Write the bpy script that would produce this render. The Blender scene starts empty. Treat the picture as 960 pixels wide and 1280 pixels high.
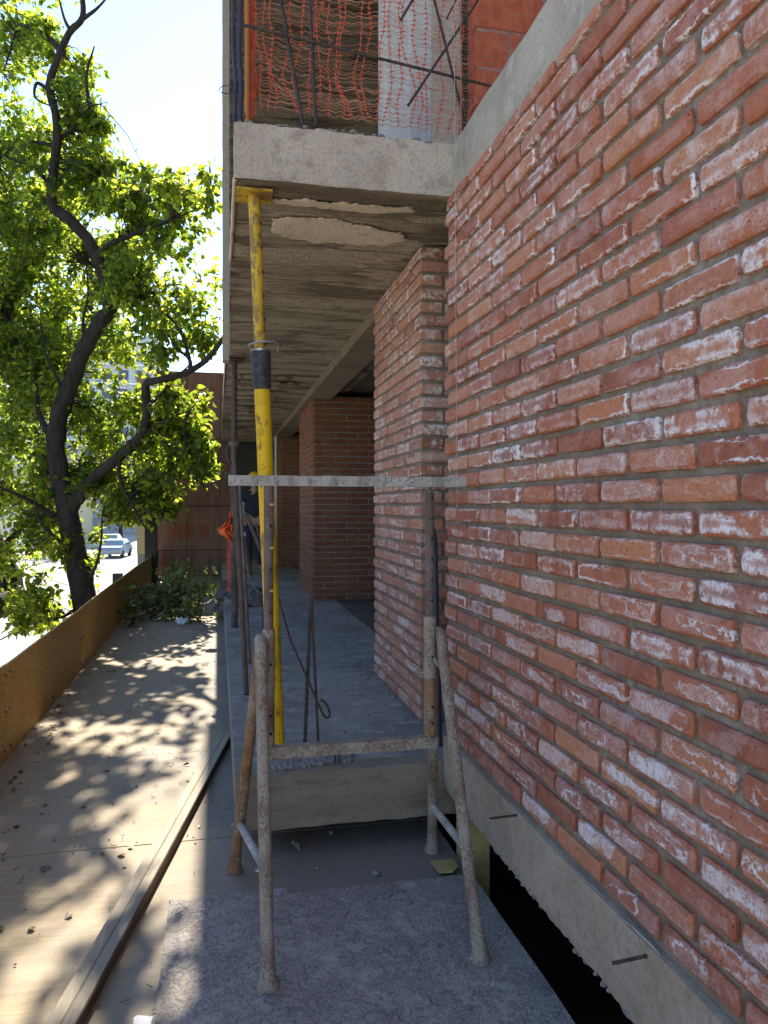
import bpy, bmesh, math, random, zlib
import numpy as np
from mathutils import Vector, Matrix, noise as mnoise

random.seed(7)
R = math.radians
SC = bpy.context.scene
COL = SC.collection

# ------------------------------------------------------------------ camera, sky, sun, exposure
F_PX, CX, HY, CAMZ, YAW = 950.0, 480.0, 632.5, 1.45, R(12.35)
SY, CY_ = math.sin(YAW), math.cos(YAW)
cam = bpy.data.cameras.new("camera")
cam.sensor_fit = 'VERTICAL'
cam.sensor_height = 24.0
cam.lens = 24.0 * F_PX / 1280.0
cam.shift_y = -7.5 / 1280.0
cam.clip_start = 0.02
cam.clip_end = 2000
camo = bpy.data.objects.new("camera", cam)
camo.location = (0, 0, CAMZ)
camo.rotation_euler = (R(90), 0, -YAW)
COL.objects.link(camo)
SC.camera = camo

SUN_EL, SUN_AZ = R(35.0), R(1.2)          # azimuth measured from +Y towards +X
world = bpy.data.worlds.new("World")
SC.world = world
world.use_nodes = True
wn = world.node_tree
bg = wn.nodes["Background"]
sky = wn.nodes.new("ShaderNodeTexSky")
sky.sky_type = 'NISHITA'
sky.sun_disc = False
sky.sun_elevation = SUN_EL
sky.sun_rotation = SUN_AZ
sky.air_density = 0.8
sky.dust_density = 0.03
sky.ozone_density = 1.0
wn.links.new(sky.outputs[0], bg.inputs[0])
bg.inputs[1].default_value = 0.115
sl = bpy.data.lights.new("sun", 'SUN')
sl.energy = 4.1
sl.angle = R(0.45)
sl.color = (1.0, 0.91, 0.76)
slo = bpy.data.objects.new("sun", sl)
sdir = Vector((math.sin(SUN_AZ) * math.cos(SUN_EL), math.cos(SUN_AZ) * math.cos(SUN_EL), math.sin(SUN_EL)))
slo.rotation_euler = (-sdir).to_track_quat('-Z', 'Y').to_euler()
slo.location = (0, 5, 12)
COL.objects.link(slo)
SC.view_settings.view_transform = 'Standard'
SC.view_settings.look = 'None'
SC.view_settings.exposure = 1.9
SC.view_settings.gamma = 1.0
SC.render.engine = 'CYCLES'
SC.cycles.max_bounces = 8
SC.cycles.diffuse_bounces = 5
SC.cycles.transmission_bounces = 4
SC.cycles.use_denoising = True

# ------------------------------------------------------------------ photograph measurements -> places
def ray(px):
    u = (px - CX) / F_PX
    return (u * CY_ + SY, CY_ - u * SY)
def at(px, py, X=None, Y=None, Z=None, d=None):
    """a point measured in the photograph, given one known coordinate (or its depth d)"""
    rx, ry = ray(px)
    rz = (HY - py) / F_PX
    if d is None:
        d = X / rx if X is not None else (Y / ry if Y is not None else (Z - CAMZ) / rz)
    return Vector((rx * d, ry * d, CAMZ + rz * d))

# ------------------------------------------------------------------ object helpers
def setp(o, label=None, cat=None, group=None, kind=None):
    if label: o["label"] = label
    if cat: o["category"] = cat
    if group: o["group"] = group
    if kind: o["kind"] = kind
    return o
def thing(name, label, cat, loc=(0, 0, 0), group=None, kind=None):
    o = bpy.data.objects.new(name, None)
    o.empty_display_size = 0.1
    o.location = loc
    COL.objects.link(o)
    return setp(o, label, cat, group, kind)
def link(name, me, parent=None, loc=None, rot=None):
    o = bpy.data.objects.new(name, me)
    COL.objects.link(o)
    if parent is not None:
        o.parent = parent
        o.matrix_parent_inverse = Matrix.Translation(-Vector(parent.location))
    if loc is not None: o.location = loc
    if rot is not None: o.rotation_euler = rot
    return o

class MB:
    def __init__(s): s.v, s.f, s.sm = [], [], []
    def add(s, vs, fs, smooth=False):
        b = len(s.v)
        s.v += [tuple(p) for p in vs]
        s.f += [tuple(i + b for i in f) for f in fs]
        s.sm += [smooth] * len(fs)
        return s
    def box(s, x0, x1, y0, y1, z0, z1):
        vs = [(x, y, z) for z in (z0, z1) for y in (y0, y1) for x in (x0, x1)]
        return s.add(vs, [(0, 2, 3, 1), (4, 5, 7, 6), (0, 1, 5, 4), (2, 6, 7, 3), (0, 4, 6, 2), (1, 3, 7, 5)])
    def obox(s, c, ax, ay, az):
        c, ax, ay, az = map(Vector, (c, ax, ay, az))
        vs = [c + ax * i + ay * j + az * k for k in (-1, 1) for j in (-1, 1) for i in (-1, 1)]
        return s.add(vs, [(0, 2, 3, 1), (4, 5, 7, 6), (0, 1, 5, 4), (2, 6, 7, 3), (0, 4, 6, 2), (1, 3, 7, 5)])
    def bar(s, a, b, w, h, up=(0, 0, 1)):
        a, b = Vector(a), Vector(b)
        d = (b - a)
        t = d.normalized()
        r = t.cross(Vector(up)).normalized()
        u = r.cross(t)
        return s.obox((a + b) / 2, d / 2, r * w / 2, u * h / 2)
    def tube(s, pts, rad, n=8, cap=True, wob=0.0):
        pts = [Vector(p) for p in pts]
        if not isinstance(rad, (list, tuple)): rad = [rad] * len(pts)
        vs, fs = [], []
        up = None
        for i, p in enumerate(pts):
            t = (pts[min(i + 1, len(pts) - 1)] - pts[max(i - 1, 0)])
            if t.length < 1e-9: t = Vector((0, 0, 1))
            t.normalize()
            if up is None:
                up = t.orthogonal().normalized()
            up = (up - t * up.dot(t))
            if up.length < 1e-6: up = t.orthogonal()
            up.normalize()
            bi = t.cross(up)
            for k in range(n):
                a = 2 * math.pi * k / n
                rr = rad[i] * (1 + (wob * mnoise.noise(p * 9 + Vector((k * 3.1, 0, 0))) if wob else 0))
                vs.append(p + up * (math.cos(a) * rr) + bi * (math.sin(a) * rr))
        for i in range(len(pts) - 1):
            for k in range(n):
                k2 = (k + 1) % n
                fs.append((i * n + k, i * n + k2, (i + 1) * n + k2, (i + 1) * n + k))
        s.add(vs, fs, True)
        if cap:
            m = len(pts) - 1
            s.add(vs[:n], [tuple(range(n - 1, -1, -1))])
            s.add(vs[m * n:], [tuple(range(n))])
        return s
    def grid_box(s, x0, x1, y0, y1, z0, z1, nx, ny, nz, amp=0.0, fr=6.0, seed=0, fn=None):
        idx, vs, fs = {}, [], []
        def P(i, j, k):
            key = (i, j, k)
            if key not in idx:
                p = Vector((x0 + (x1 - x0) * i / nx, y0 + (y1 - y0) * j / ny, z0 + (z1 - z0) * k / nz))
                if amp:
                    p = p + amp * mnoise.noise_vector(p * fr + Vector((seed, seed * 2, 0))) + 0.4 * amp * mnoise.noise_vector(p * fr * 4)
                if fn: p = fn(p, i, j, k)
                idx[key] = len(vs)
                vs.append(p)
            return idx[key]
        for i in range(nx):
            for j in range(ny):
                fs.append((P(i, j, 0), P(i, j + 1, 0), P(i + 1, j + 1, 0), P(i + 1, j, 0)))
                fs.append((P(i, j, nz), P(i + 1, j, nz), P(i + 1, j + 1, nz), P(i, j + 1, nz)))
        for i in range(nx):
            for k in range(nz):
                fs.append((P(i, 0, k), P(i + 1, 0, k), P(i + 1, 0, k + 1), P(i, 0, k + 1)))
                fs.append((P(i, ny, k), P(i, ny, k + 1), P(i + 1, ny, k + 1), P(i + 1, ny, k)))
        for j in range(ny):
            for k in range(nz):
                fs.append((P(0, j, k), P(0, j, k + 1), P(0, j + 1, k + 1), P(0, j + 1, k)))
                fs.append((P(nx, j, k), P(nx, j + 1, k), P(nx, j + 1, k + 1), P(nx, j, k + 1)))
        return s.add(vs, fs)
    def lump(s, c, r, seed=0, flat=0.7):
        bm = bmesh.new()
        bmesh.ops.create_icosphere(bm, subdivisions=1, radius=1)
        vs = []
        for v in bm.verts:
            q = v.co * (1 + 0.5 * mnoise.noise(v.co * 1.7 + Vector((seed * 3.3, seed, 0))))
            vs.append(Vector(c) + Vector((q.x * r, q.y * r, q.z * r * flat)))
        bm.verts.index_update()
        fs = [tuple(v.index for v in f.verts) for f in bm.faces]
        bm.free()
        return s.add(vs, fs)
    def mesh(s, name, mat):
        me = bpy.data.meshes.new(name)
        me.from_pydata(s.v, [], s.f)
        if any(s.sm): me.polygons.foreach_set("use_smooth", s.sm)
        if mat is not None: me.materials.append(mat)
        me.update()
        return me
    def build(s, name, mat, parent=None):
        return link(name, s.mesh(name, mat), parent)

def smooth_path(pts, n=5):
    pts = [Vector(p) for p in pts]
    out = []
    for i in range(len(pts) - 1):
        p0, p1, p2, p3 = pts[max(i - 1, 0)], pts[i], pts[i + 1], pts[min(i + 2, len(pts) - 1)]
        for k in range(n):
            t = k / n
            out.append(0.5 * ((2 * p1) + (p2 - p0) * t + (2 * p0 - 5 * p1 + 4 * p2 - p3) * t * t + (3 * p1 - p0 - 3 * p2 + p3) * t ** 3))
    out.append(pts[-1])
    return out
# ------------------------------------------------------------------ materials
class NT:
    def __init__(s, name):
        s.m = bpy.data.materials.new(name)
        s.m.use_nodes = True
        s.t = s.m.node_tree
        s.b = s.t.nodes["Principled BSDF"]
        s.out = s.t.nodes["Material Output"]
        s.b.inputs["Specular IOR Level"].default_value = 0.25
        tc = s.t.nodes.new("ShaderNodeTexCoord")
        s.obj, s.gen = tc.outputs["Object"], tc.outputs["Generated"]
        s.pos = s.t.nodes.new("ShaderNodeNewGeometry").outputs["Position"]
    def node(s, typ, **kw):
        n = s.t.nodes.new(typ)
        for k, v in kw.items(): setattr(n, k, v)
        return n
    def set(s, sock, v):
        if hasattr(v, "is_output"): s.t.links.new(v, sock)
        elif isinstance(v, (tuple, list)) and len(v) == 3 and sock.type == 'RGBA': sock.default_value = (*v, 1)
        else: sock.default_value = v
    def math(s, op, a, b=0.0, c=None, clamp=False):
        n = s.node("ShaderNodeMath", operation=op, use_clamp=clamp)
        s.set(n.inputs[0], a); s.set(n.inputs[1], b)
        if c is not None: s.set(n.inputs[2], c)
        return n.outputs[0]
    def vmath(s, op, a, b=(0, 0, 0)):
        n = s.node("ShaderNodeVectorMath", operation=op)
        s.set(n.inputs[0], a)
        if op == 'SCALE': s.set(n.inputs[3], b)
        else: s.set(n.inputs[1], b)
        return n.outputs[0]
    def noise(s, vec, scale, detail=3, rough=0.55, dist=0.0, col=False):
        n = s.node("ShaderNodeTexNoise")
        s.set(n.inputs["Vector"], vec)
        n.inputs["Scale"].default_value = scale
        n.inputs["Detail"].default_value = detail
        n.inputs["Roughness"].default_value = rough
        n.inputs["Distortion"].default_value = dist
        return n.outputs[1 if col else 0]
    def vor(s, vec, scale, feature='F1', out=0):
        n = s.node("ShaderNodeTexVoronoi", feature=feature)
        s.set(n.inputs["Vector"], vec)
        n.inputs["Scale"].default_value = scale
        return n.outputs[out]
    def ss(s, x, a, b, lo=0.0, hi=1.0):
        n = s.node("ShaderNodeMapRange", interpolation_type='SMOOTHSTEP')
        s.set(n.inputs[0], x)
        for i, v in enumerate((a, b, lo, hi)): s.set(n.inputs[i + 1], v)
        return n.outputs[0]
    def mix(s, f, a, b, mode='MIX'):
        n = s.node("ShaderNodeMix", data_type='RGBA', blend_type=mode)
        s.set(n.inputs[0], f); s.set(n.inputs[6], a); s.set(n.inputs[7], b)
        return n.outputs[2]
    def sep(s, v):
        n = s.node("ShaderNodeSeparateXYZ"); s.set(n.inputs[0], v); return n.outputs
    def scale(s, v, sc):
        return s.vmath('MULTIPLY', v, sc)
    def bump(s, h, strength=0.5, dist=0.01):
        n = s.node("ShaderNodeBump")
        s.set(n.inputs["Height"], h)
        n.inputs["Strength"].default_value = strength
        n.inputs["Distance"].default_value = dist
        s.t.links.new(n.outputs[0], s.b.inputs["Normal"])
    def ramp(s, f, stops):
        n = s.node("ShaderNodeValToRGB")
        e = n.color_ramp.elements
        while len(e) < len(stops): e.new(0.5)
        for el, (p, c) in zip(e, stops):
            el.position = p; el.color = (*c, 1)
        s.set(n.inputs[0], f)
        return n.outputs[0]
    def done(s, col, rough=0.85, metal=0.0):
        s.set(s.b.inputs["Base Color"], col)
        s.set(s.b.inputs["Roughness"], rough)
        s.b.inputs["Metallic"].default_value = metal
        return s.m
    def rnd(s):
        return s.node("ShaderNodeObjectInfo").outputs["Random"]

def concrete_mat(name, c1, c2, c3, streak=(1, 1, 1), bump=0.5):
    t = NT(name)
    v = t.scale(t.pos, streak)
    a = t.noise(v, 2.2, 6, 0.62)
    b = t.noise(v, 11, 5, 0.65)
    c = t.noise(t.pos, 70, 3, 0.6)
    col = t.mix(t.ss(a, 0.36, 0.64), c1, c2)
    col = t.mix(t.math('MULTIPLY', t.ss(b, 0.5, 0.7), 0.7), col, c3)
    col = t.mix(t.math('MULTIPLY', t.ss(c, 0.42, 0.7), 0.28), col, (0.10, 0.09, 0.075))
    pits = t.ss(t.vor(t.pos, 55), 0.05, 0.13, 1.0, 0.0)
    pits = t.math('MULTIPLY', pits, t.ss(t.noise(t.pos, 9, 2), 0.52, 0.6))
    col = t.mix(t.math('MULTIPLY', pits, 0.7), col, (0.06, 0.055, 0.05))
    h = t.math('ADD', t.math('MULTIPLY', b, 0.6), t.math('MULTIPLY', c, 0.35))
    h = t.math('SUBTRACT', h, t.math('MULTIPLY', pits, 0.8))
    t.bump(h, bump, 0.012)
    return t.done(col, 0.9)

def brick_mat(name, eff=1.0, island=False, warm=0.0, dusty=0.0):
    t = NT(name)
    if island:
        rn = t.node("ShaderNodeNewGeometry").outputs["Random Per Island"]
        base = t.pos
    else:
        rn = t.rnd()
        base = t.obj
    wn_ = t.node("ShaderNodeTexWhiteNoise", noise_dimensions='1D')
    t.set(wn_.inputs["W"], t.math('MULTIPLY', rn, 91.7))
    rc = t.sep(wn_.outputs["Color"])
    off = t.node("ShaderNodeCombineXYZ")
    for i, k in enumerate((57.0, 31.0, 83.0)): t.set(off.inputs[i], t.math('MULTIPLY', rn, k))
    vec = t.vmath('ADD', base, off.outputs[0])
    col = t.ramp(rc[0], [(0.0, (0.29, 0.092, 0.057)), (0.3, (0.42, 0.138, 0.072)), (0.6, (0.49, 0.182, 0.090)), (0.85, (0.56, 0.250, 0.122)), (1.0, (0.35, 0.118, 0.078))])
    m1 = t.noise(vec, 16, 4, 0.6)
    m2 = t.noise(vec, 95, 3, 0.65)
    col = t.mix(t.ss(m1, 0.35, 0.7, 0.0, 0.55), col, (0.54, 0.235, 0.145))
    col = t.mix(t.ss(m2, 0.42, 0.74, 0.0, 0.45), col, (0.22, 0.075, 0.055))
    grains = t.noise(vec, 260, 2, 0.6)
    col = t.mix(t.ss(grains, 0.56, 0.72, 0.0, 0.4), col, (0.50, 0.30, 0.22))
    pits = t.ss(t.vor(vec, 62), 0.08, 0.17, 1.0, 0.0)
    pits = t.math('MULTIPLY', pits, t.ss(t.noise(vec, 22, 1), 0.53, 0.60))
    h = t.math('ADD', t.math('MULTIPLY', m1, 0.5), t.math('MULTIPLY', m2, 0.5))
    h = t.math('ADD', h, t.math('MULTIPLY', grains, 0.25))
    if eff > 0:
        n1 = t.noise(vec, 15, 4, 0.62)
        n2 = t.noise(vec, 42, 4, 0.7)
        n3 = t.noise(vec, 150, 3, 0.7)
        if island:
            ring = fillb = None
            d = t.math('MULTIPLY', n1, 0.0)
        g = t.sep(t.gen)
        if not island:
            dy = t.math('MULTIPLY', t.math('SUBTRACT', 0.5, t.math('ABSOLUTE', t.math('SUBTRACT', g[1], 0.5))), 0.25)
            dz = t.math('MULTIPLY', t.math('SUBTRACT', 0.5, t.math('ABSOLUTE', t.math('SUBTRACT', g[2], 0.5))), 0.056)
            d = t.math('SMOOTH_MIN', dy, dz, 0.008)
        # distance field wobbled by noise: salt creeps inwards as an irregular line
        p = t.math('ADD', d, t.math('MULTIPLY', t.math('SUBTRACT', n1, 0.5), 0.040))
        p = t.math('ADD', p, t.math('MULTIPLY', t.math('SUBTRACT', n2, 0.5), 0.016))
        zw = t.sep(t.pos)[2]
        low = t.ss(t.math('ADD', zw, t.math('MULTIPLY', t.math('SUBTRACT', rc[2], 0.5), 0.9)), 0.7, 1.7, 1.0, 0.0)
        r0 = t.math('ADD', t.math('MULTIPLY', low, 0.009), t.math('MULTIPLY', rc[2], 0.007))
        ringw = t.math('ADD', 0.0007, t.math('MULTIPLY', t.ss(n2, 0.40, 0.68), 0.0062))
        ring = t.math('DIVIDE', t.math('ABSOLUTE', t.math('SUBTRACT', p, r0)), ringw)
        ring = t.ss(ring, 0.2, 1.7, 1.0, 0.0)
        ring = t.math('MULTIPLY', ring, t.ss(rc[1], 0.20, 0.60, 0.0, 0.95))
        ring = t.math('MULTIPLY', ring, t.ss(t.noise(vec, 8, 2), 0.36, 0.56))
        pin = t.math('SUBTRACT', p, r0)
        f_in = t.math('MULTIPLY', t.ss(pin, -0.002, 0.003), t.ss(pin, 0.008, 0.022, 1.0, 0.25))
        amt = t.ss(t.math('FRACT', t.math('MULTIPLY', rc[1], 7.31)), 0.32, 0.80)
        fill = t.math('MULTIPLY', f_in, t.ss(t.math('ADD', t.math('MULTIPLY', n2, 0.5), t.math('MULTIPLY', t.noise(vec, 11, 3, 0.6), 0.5)), 0.43, 0.56))
        fill = t.math('MULTIPLY', fill, amt)
        haze = t.ss(t.math('ADD', t.math('MULTIPLY', n1, 0.65), t.math('MULTIPLY', n3, 0.35)), 0.44, 0.70, 0.0, 0.55)
        haze = t.math('MULTIPLY', haze, t.ss(t.math('FRACT', t.math('MULTIPLY', rc[1], 13.7)), 0.10, 0.9))
        haze = t.math('MULTIPLY', haze, t.math('SUBTRACT', 1.0, t.math('MULTIPLY', low, 0.55)))
        spk = t.ss(n3, 0.30, 0.58, 0.30, 1.0)
        # lens-shaped bloom in the middle of a face, with a crisp white rim: commonest low on the wall
        if not island:
            gy = t.math('MULTIPLY', t.math('SUBTRACT', g[1], t.math('ADD', 0.32, t.math('MULTIPLY', rc[2], 0.36))), 0.25)
            gz = t.math('MULTIPLY', t.math('SUBTRACT', g[2], t.math('ADD', 0.42, t.math('MULTIPLY', rc[0], 0.22))), 0.056)
            tilt = t.math('MULTIPLY', t.math('SUBTRACT', rc[2], 0.40), 0.22)
            gz = t.math('ADD', gz, t.math('MULTIPLY', tilt, gy))
            gz = t.math('ADD', gz, t.math('MULTIPLY', t.math('SUBTRACT', t.noise(vec, 10, 2, 0.5), 0.5), 0.030))
            ea = t.math('DIVIDE', gy, t.math('ADD', 0.055, t.math('MULTIPLY', rc[0], 0.075)))
            eb = t.math('DIVIDE', gz, t.math('ADD', 0.010, t.math('MULTIPLY', rc[2], 0.014)))
            re = t.math('MAXIMUM', t.math('ABSOLUTE', ea), t.math('ABSOLUTE', eb))
            re = t.math('ADD', t.math('MULTIPLY', re, 0.5), t.math('MULTIPLY', t.math('SQRT', t.math('ADD', t.math('MULTIPLY', ea, ea), t.math('MULTIPLY', eb, eb))), 0.5))
            re = t.math('ADD', re, t.math('MULTIPLY', t.math('SUBTRACT', n1, 0.5), 2.6))
            re = t.math('ADD', re, t.math('MULTIPLY', t.math('SUBTRACT', n2, 0.5), 1.9))
            re = t.math('ADD', re, t.math('MULTIPLY', t.math('SUBTRACT', n3, 0.5), 0.9))
            rimw = t.math('ADD', 0.08, t.math('MULTIPLY', t.ss(n2, 0.35, 0.65), 0.28))
            rim = t.ss(t.math('DIVIDE', t.math('ABSOLUTE', t.math('SUBTRACT', re, 0.95)), rimw), 0.2, 1.0, 1.0, 0.0)
            pf = t.math('FRACT', t.math('MULTIPLY', rc[1], 23.7))
            ins = t.math('MULTIPLY', t.ss(re, 0.80, 1.0, 1.0, 0.0), t.ss(pf, 0.15, 0.75))
            ins = t.math('MULTIPLY', ins, t.ss(t.math('ADD', t.math('MULTIPLY', n3, 0.5), t.math('MULTIPLY', n2, 0.5)), 0.36, 0.56, 0.10, 1.0))
            lens = t.math('MAXIMUM', t.math('MULTIPLY', rim, t.ss(n2, 0.34, 0.58, 0.15, 1.0)), ins)
            on = t.ss(t.math('FRACT', t.math('MULTIPLY', rc[0], 11.3)), 0.18, 0.45)
            on = t.math('MULTIPLY', on, t.math('ADD', 0.15, t.math('MULTIPLY', low, 0.80)))
            lens = t.math('MULTIPLY', lens, on)
            ring = t.math('MULTIPLY', ring, t.math('SUBTRACT', 1.0, t.math('MULTIPLY', low, 0.6)))
            fill = t.math('MULTIPLY', fill, t.math('SUBTRACT', 1.0, t.math('MULTIPLY', low, 0.7)))
        else: lens = 0.0
        e = t.math('MAXIMUM', t.math('MAXIMUM', ring, t.math('MULTIPLY', fill, spk)), haze)
        e = t.math('MAXIMUM', e, lens)
        drift = t.ss(t.noise(t.pos, 1.9, 3, 0.6), 0.34, 0.60, 0.62, 1.2)
        e = t.math('MULTIPLY', t.math('MULTIPLY', e, drift), eff, clamp=True)
        col = t.mix(e, col, (0.84, 0.77, 0.76))
        h = t.math('ADD', h, t.math('MULTIPLY', e, 0.25))
    col = t.mix(t.math('MULTIPLY', pits, 0.75), col, (0.05, 0.025, 0.02))
    h = t.math('SUBTRACT', h, t.math('MULTIPLY', pits, 0.7))
    if dusty: col = t.mix(t.ss(t.noise(vec, 20, 4, 0.6), 0.35, 0.7, dusty * 0.4, dusty), col, (0.42, 0.33, 0.26))
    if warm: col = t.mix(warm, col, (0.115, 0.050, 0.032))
    t.bump(h, 0.8, 0.009)
    return t.done(col, 0.9)

def mortar_mat(name, c1=(0.25, 0.215, 0.175), c2=(0.17, 0.145, 0.118)):
    t = NT(name)
    a = t.noise(t.pos, 9, 4, 0.6); b = t.noise(t.pos, 120, 3, 0.7)
    col = t.mix(t.ss(a, 0.35, 0.65), c1, c2)
    col = t.mix(t.ss(b, 0.5, 0.75, 0, 0.4), col, (0.40, 0.36, 0.30))
    col = t.mix(t.math('MULTIPLY', t.ss(t.noise(t.pos, 1.9, 3, 0.6), 0.46, 0.66, 0, 0.35), t.ss(t.noise(t.pos, 40, 4, 0.7), 0.4, 0.65)), col, (0.52, 0.47, 0.43))
    t.bump(t.math('ADD', t.math('MULTIPLY', a, 0.5), b), 0.7, 0.008)
    return t.done(col, 0.95)

def simple_mat(name, c1, c2, scale=20, rough=0.7, metal=0.0, bump=0.3, streak=(1, 1, 1), use_obj=False, lo=0.4, hi=0.65):
    t = NT(name)
    v = t.scale(t.obj if use_obj else t.pos, streak)
    a = t.noise(v, scale, 5, 0.62)
    t.bump(a, bump, 0.006)
    return t.done(t.mix(t.ss(a, lo, hi), c1, c2), rough, metal)

def splat_steel(name, base, rust, splat, amount=0.5):
    """tube with rust and dried cement spatter"""
    t = NT(name)
    a = t.noise(t.scale(t.pos, (1, 1, 0.45)), 26, 4, 0.6); b = t.noise(t.pos, 110, 4, 0.7); c = t.noise(t.pos, 7, 2)
    col = t.mix(t.ss(a, 0.42, 0.62), base, rust)
    f = t.ss(t.math('ADD', t.math('MULTIPLY', b, 0.6), t.math('MULTIPLY', c, 0.4)), 0.62 - amount * 0.28, 0.70 - amount * 0.2)
    col = t.mix(f, col, splat)
    col = t.mix(t.ss(t.noise(t.pos, 240, 2), 0.60, 0.72, 0, 0.6), col, (0.06, 0.05, 0.045))
    t.bump(t.math('ADD', f, t.math('MULTIPLY', b, 0.6)), 0.6, 0.004)
    return t.done(col, 0.75)

def osb_mat(name, base, dark, light, dust=None, dustf=0.0, rough=0.85, bump=0.5, sc=1.0, smear=False):
    t = NT(name)
    def layer(seed, cell, fine):
        v = t.vmath('ADD', t.pos, (seed, seed * 0.7, seed * 0.3))
        v = t.vmath('ADD', v, t.scale(t.noise(v, 14 * sc, 2, 0.5, col=True), (0.05, 0.05, 0.05)))
        n = t.node("ShaderNodeTexVoronoi", feature='F1')
        t.set(n.inputs["Vector"], v); n.inputs["Scale"].default_value = cell * sc
        cc = t.sep(n.outputs["Color"])
        rot = t.node("ShaderNodeVectorRotate", rotation_type='EULER_XYZ')
        e = t.node("ShaderNodeCombineXYZ")
        for i in range(3): t.set(e.inputs[i], t.math('MULTIPLY', cc[(i + seed) % 3], 6.28 if i == 2 else 1.2))
        t.set(rot.inputs["Vector"], v); t.set(rot.inputs["Rotation"], e.outputs[0])
        st = t.noise(t.scale(rot.outputs[0], (1, 9, 9)), fine * sc, 3, 0.6)
        edge = t.vor(v, cell * sc, 'DISTANCE_TO_EDGE')
        return st, cc[1], edge
    s1, k1, e1 = layer(1, 11, 13)
    s2, k2, e2 = layer(5, 19, 16)
    pick = t.ss(t.noise(t.pos, 21 * sc, 2), 0.45, 0.55)
    def lerp(a, b):
        return t.math('ADD', t.math('MULTIPLY', a, t.math('SUBTRACT', 1.0, pick)), t.math('MULTIPLY', b, pick))
    st, kk = lerp(s1, s2), lerp(k1, k2)
    col = t.mix(t.ss(st, 0.40, 0.60), dark, base)
    col = t.mix(t.ss(kk, 0.55, 0.95, 0, 0.32), col, light)
    col = t.mix(t.ss(st, 0.36, 0.46, 0.7, 0.0), col, tuple(c * 0.35 for c in dark))
    if dust:
        big = t.noise(t.pos, 2.3, 5, 0.65)
        col = t.mix(t.ss(big, 0.30, 0.70, dustf * 0.85, dustf * 1.1), col, dust)
        fine = t.noise(t.pos, 160, 3, 0.7)
        col = t.mix(t.ss(fine, 0.55, 0.75, 0, 0.35), col, tuple(c * 0.45 for c in dust))
    if smear:
        s_a = t.noise(t.vmath('ADD', t.pos, t.scale(t.noise(t.pos, 5, 3, 0.6, col=True), (0.35, 0.35, 0))), 3.4, 6, 0.72)
        col = t.mix(t.ss(s_a, 0.53, 0.64, 0, 0.6), col, (0.46, 0.42, 0.37))
        col = t.mix(t.ss(t.noise(t.scale(t.pos, (1, 0.6, 1)), 4.3, 5, 0.7), 0.56, 0.68, 0, 0.55), col, (0.12, 0.105, 0.092))
        col = t.mix(t.ss(t.noise(t.pos, 46, 4, 0.75), 0.58, 0.68, 0, 0.5), col, (0.50, 0.46, 0.41))
    t.bump(t.math('ADD', st, t.math('MULTIPLY', kk, 0.8)), bump, 0.008)
    return t.done(col, rough)

def ply_mat(name, c1, c2, dust, axis=(1.2, 22, 22), shade_grime=False):
    t = NT(name)
    wn_ = t.rnd()
    off = t.node("ShaderNodeCombineXYZ"); t.set(off.inputs[1], t.math('MULTIPLY', wn_, 17.0)); t.set(off.inputs[0], t.math('MULTIPLY', wn_, 5.0))
    v = t.vmath('ADD', t.pos, off.outputs[0])
    v = t.vmath('ADD', v, t.scale(t.noise(v, 3.0, 3, 0.5, col=True), (0.0, 0.03, 0.0)))
    g = t.noise(t.scale(v, axis), 3.2, 5, 0.65)
    g2 = t.noise(t.scale(v, (axis[0] * 2, axis[1] * 3, axis[2] * 3)), 3.2, 3, 0.6)
    big = t.noise(t.pos, 1.5, 6, 0.65)
    col = t.mix(t.ss(g, 0.36, 0.64), c1, c2)
    col = t.mix(t.ss(g2, 0.56, 0.72, 0, 0.45), col, tuple(c * 0.45 for c in c2))
    col = t.mix(t.ss(big, 0.38, 0.66, 0.05, 0.75), col, dust)
    sp = t.noise(t.pos, 85, 3, 0.7)
    col = t.mix(t.ss(sp, 0.62, 0.74, 0, 0.6), col, (0.08, 0.065, 0.05))
    dots = t.math('MULTIPLY', t.ss(t.vor(t.pos, 16), 0.035, 0.07, 1, 0), t.ss(t.noise(t.pos, 4, 2), 0.48, 0.56))
    col = t.mix(t.math('MULTIPLY', dots, 0.8), col, (0.05, 0.04, 0.035))
    if shade_grime:
        gx = t.math('ADD', t.sep(t.pos)[0], t.math('MULTIPLY', t.math('SUBTRACT', t.noise(t.pos, 1.7, 5, 0.7), 0.5), 2.2))  # grey dirt mixed with painted-in building shade, growing towards the wall side
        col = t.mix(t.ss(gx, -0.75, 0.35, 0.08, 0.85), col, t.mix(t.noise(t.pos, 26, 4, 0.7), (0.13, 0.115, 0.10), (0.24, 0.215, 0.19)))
    t.bump(t.math('ADD', g, t.math('MULTIPLY', sp, 0.5)), 0.35, 0.004)
    return t.done(col, 0.8)

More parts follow.
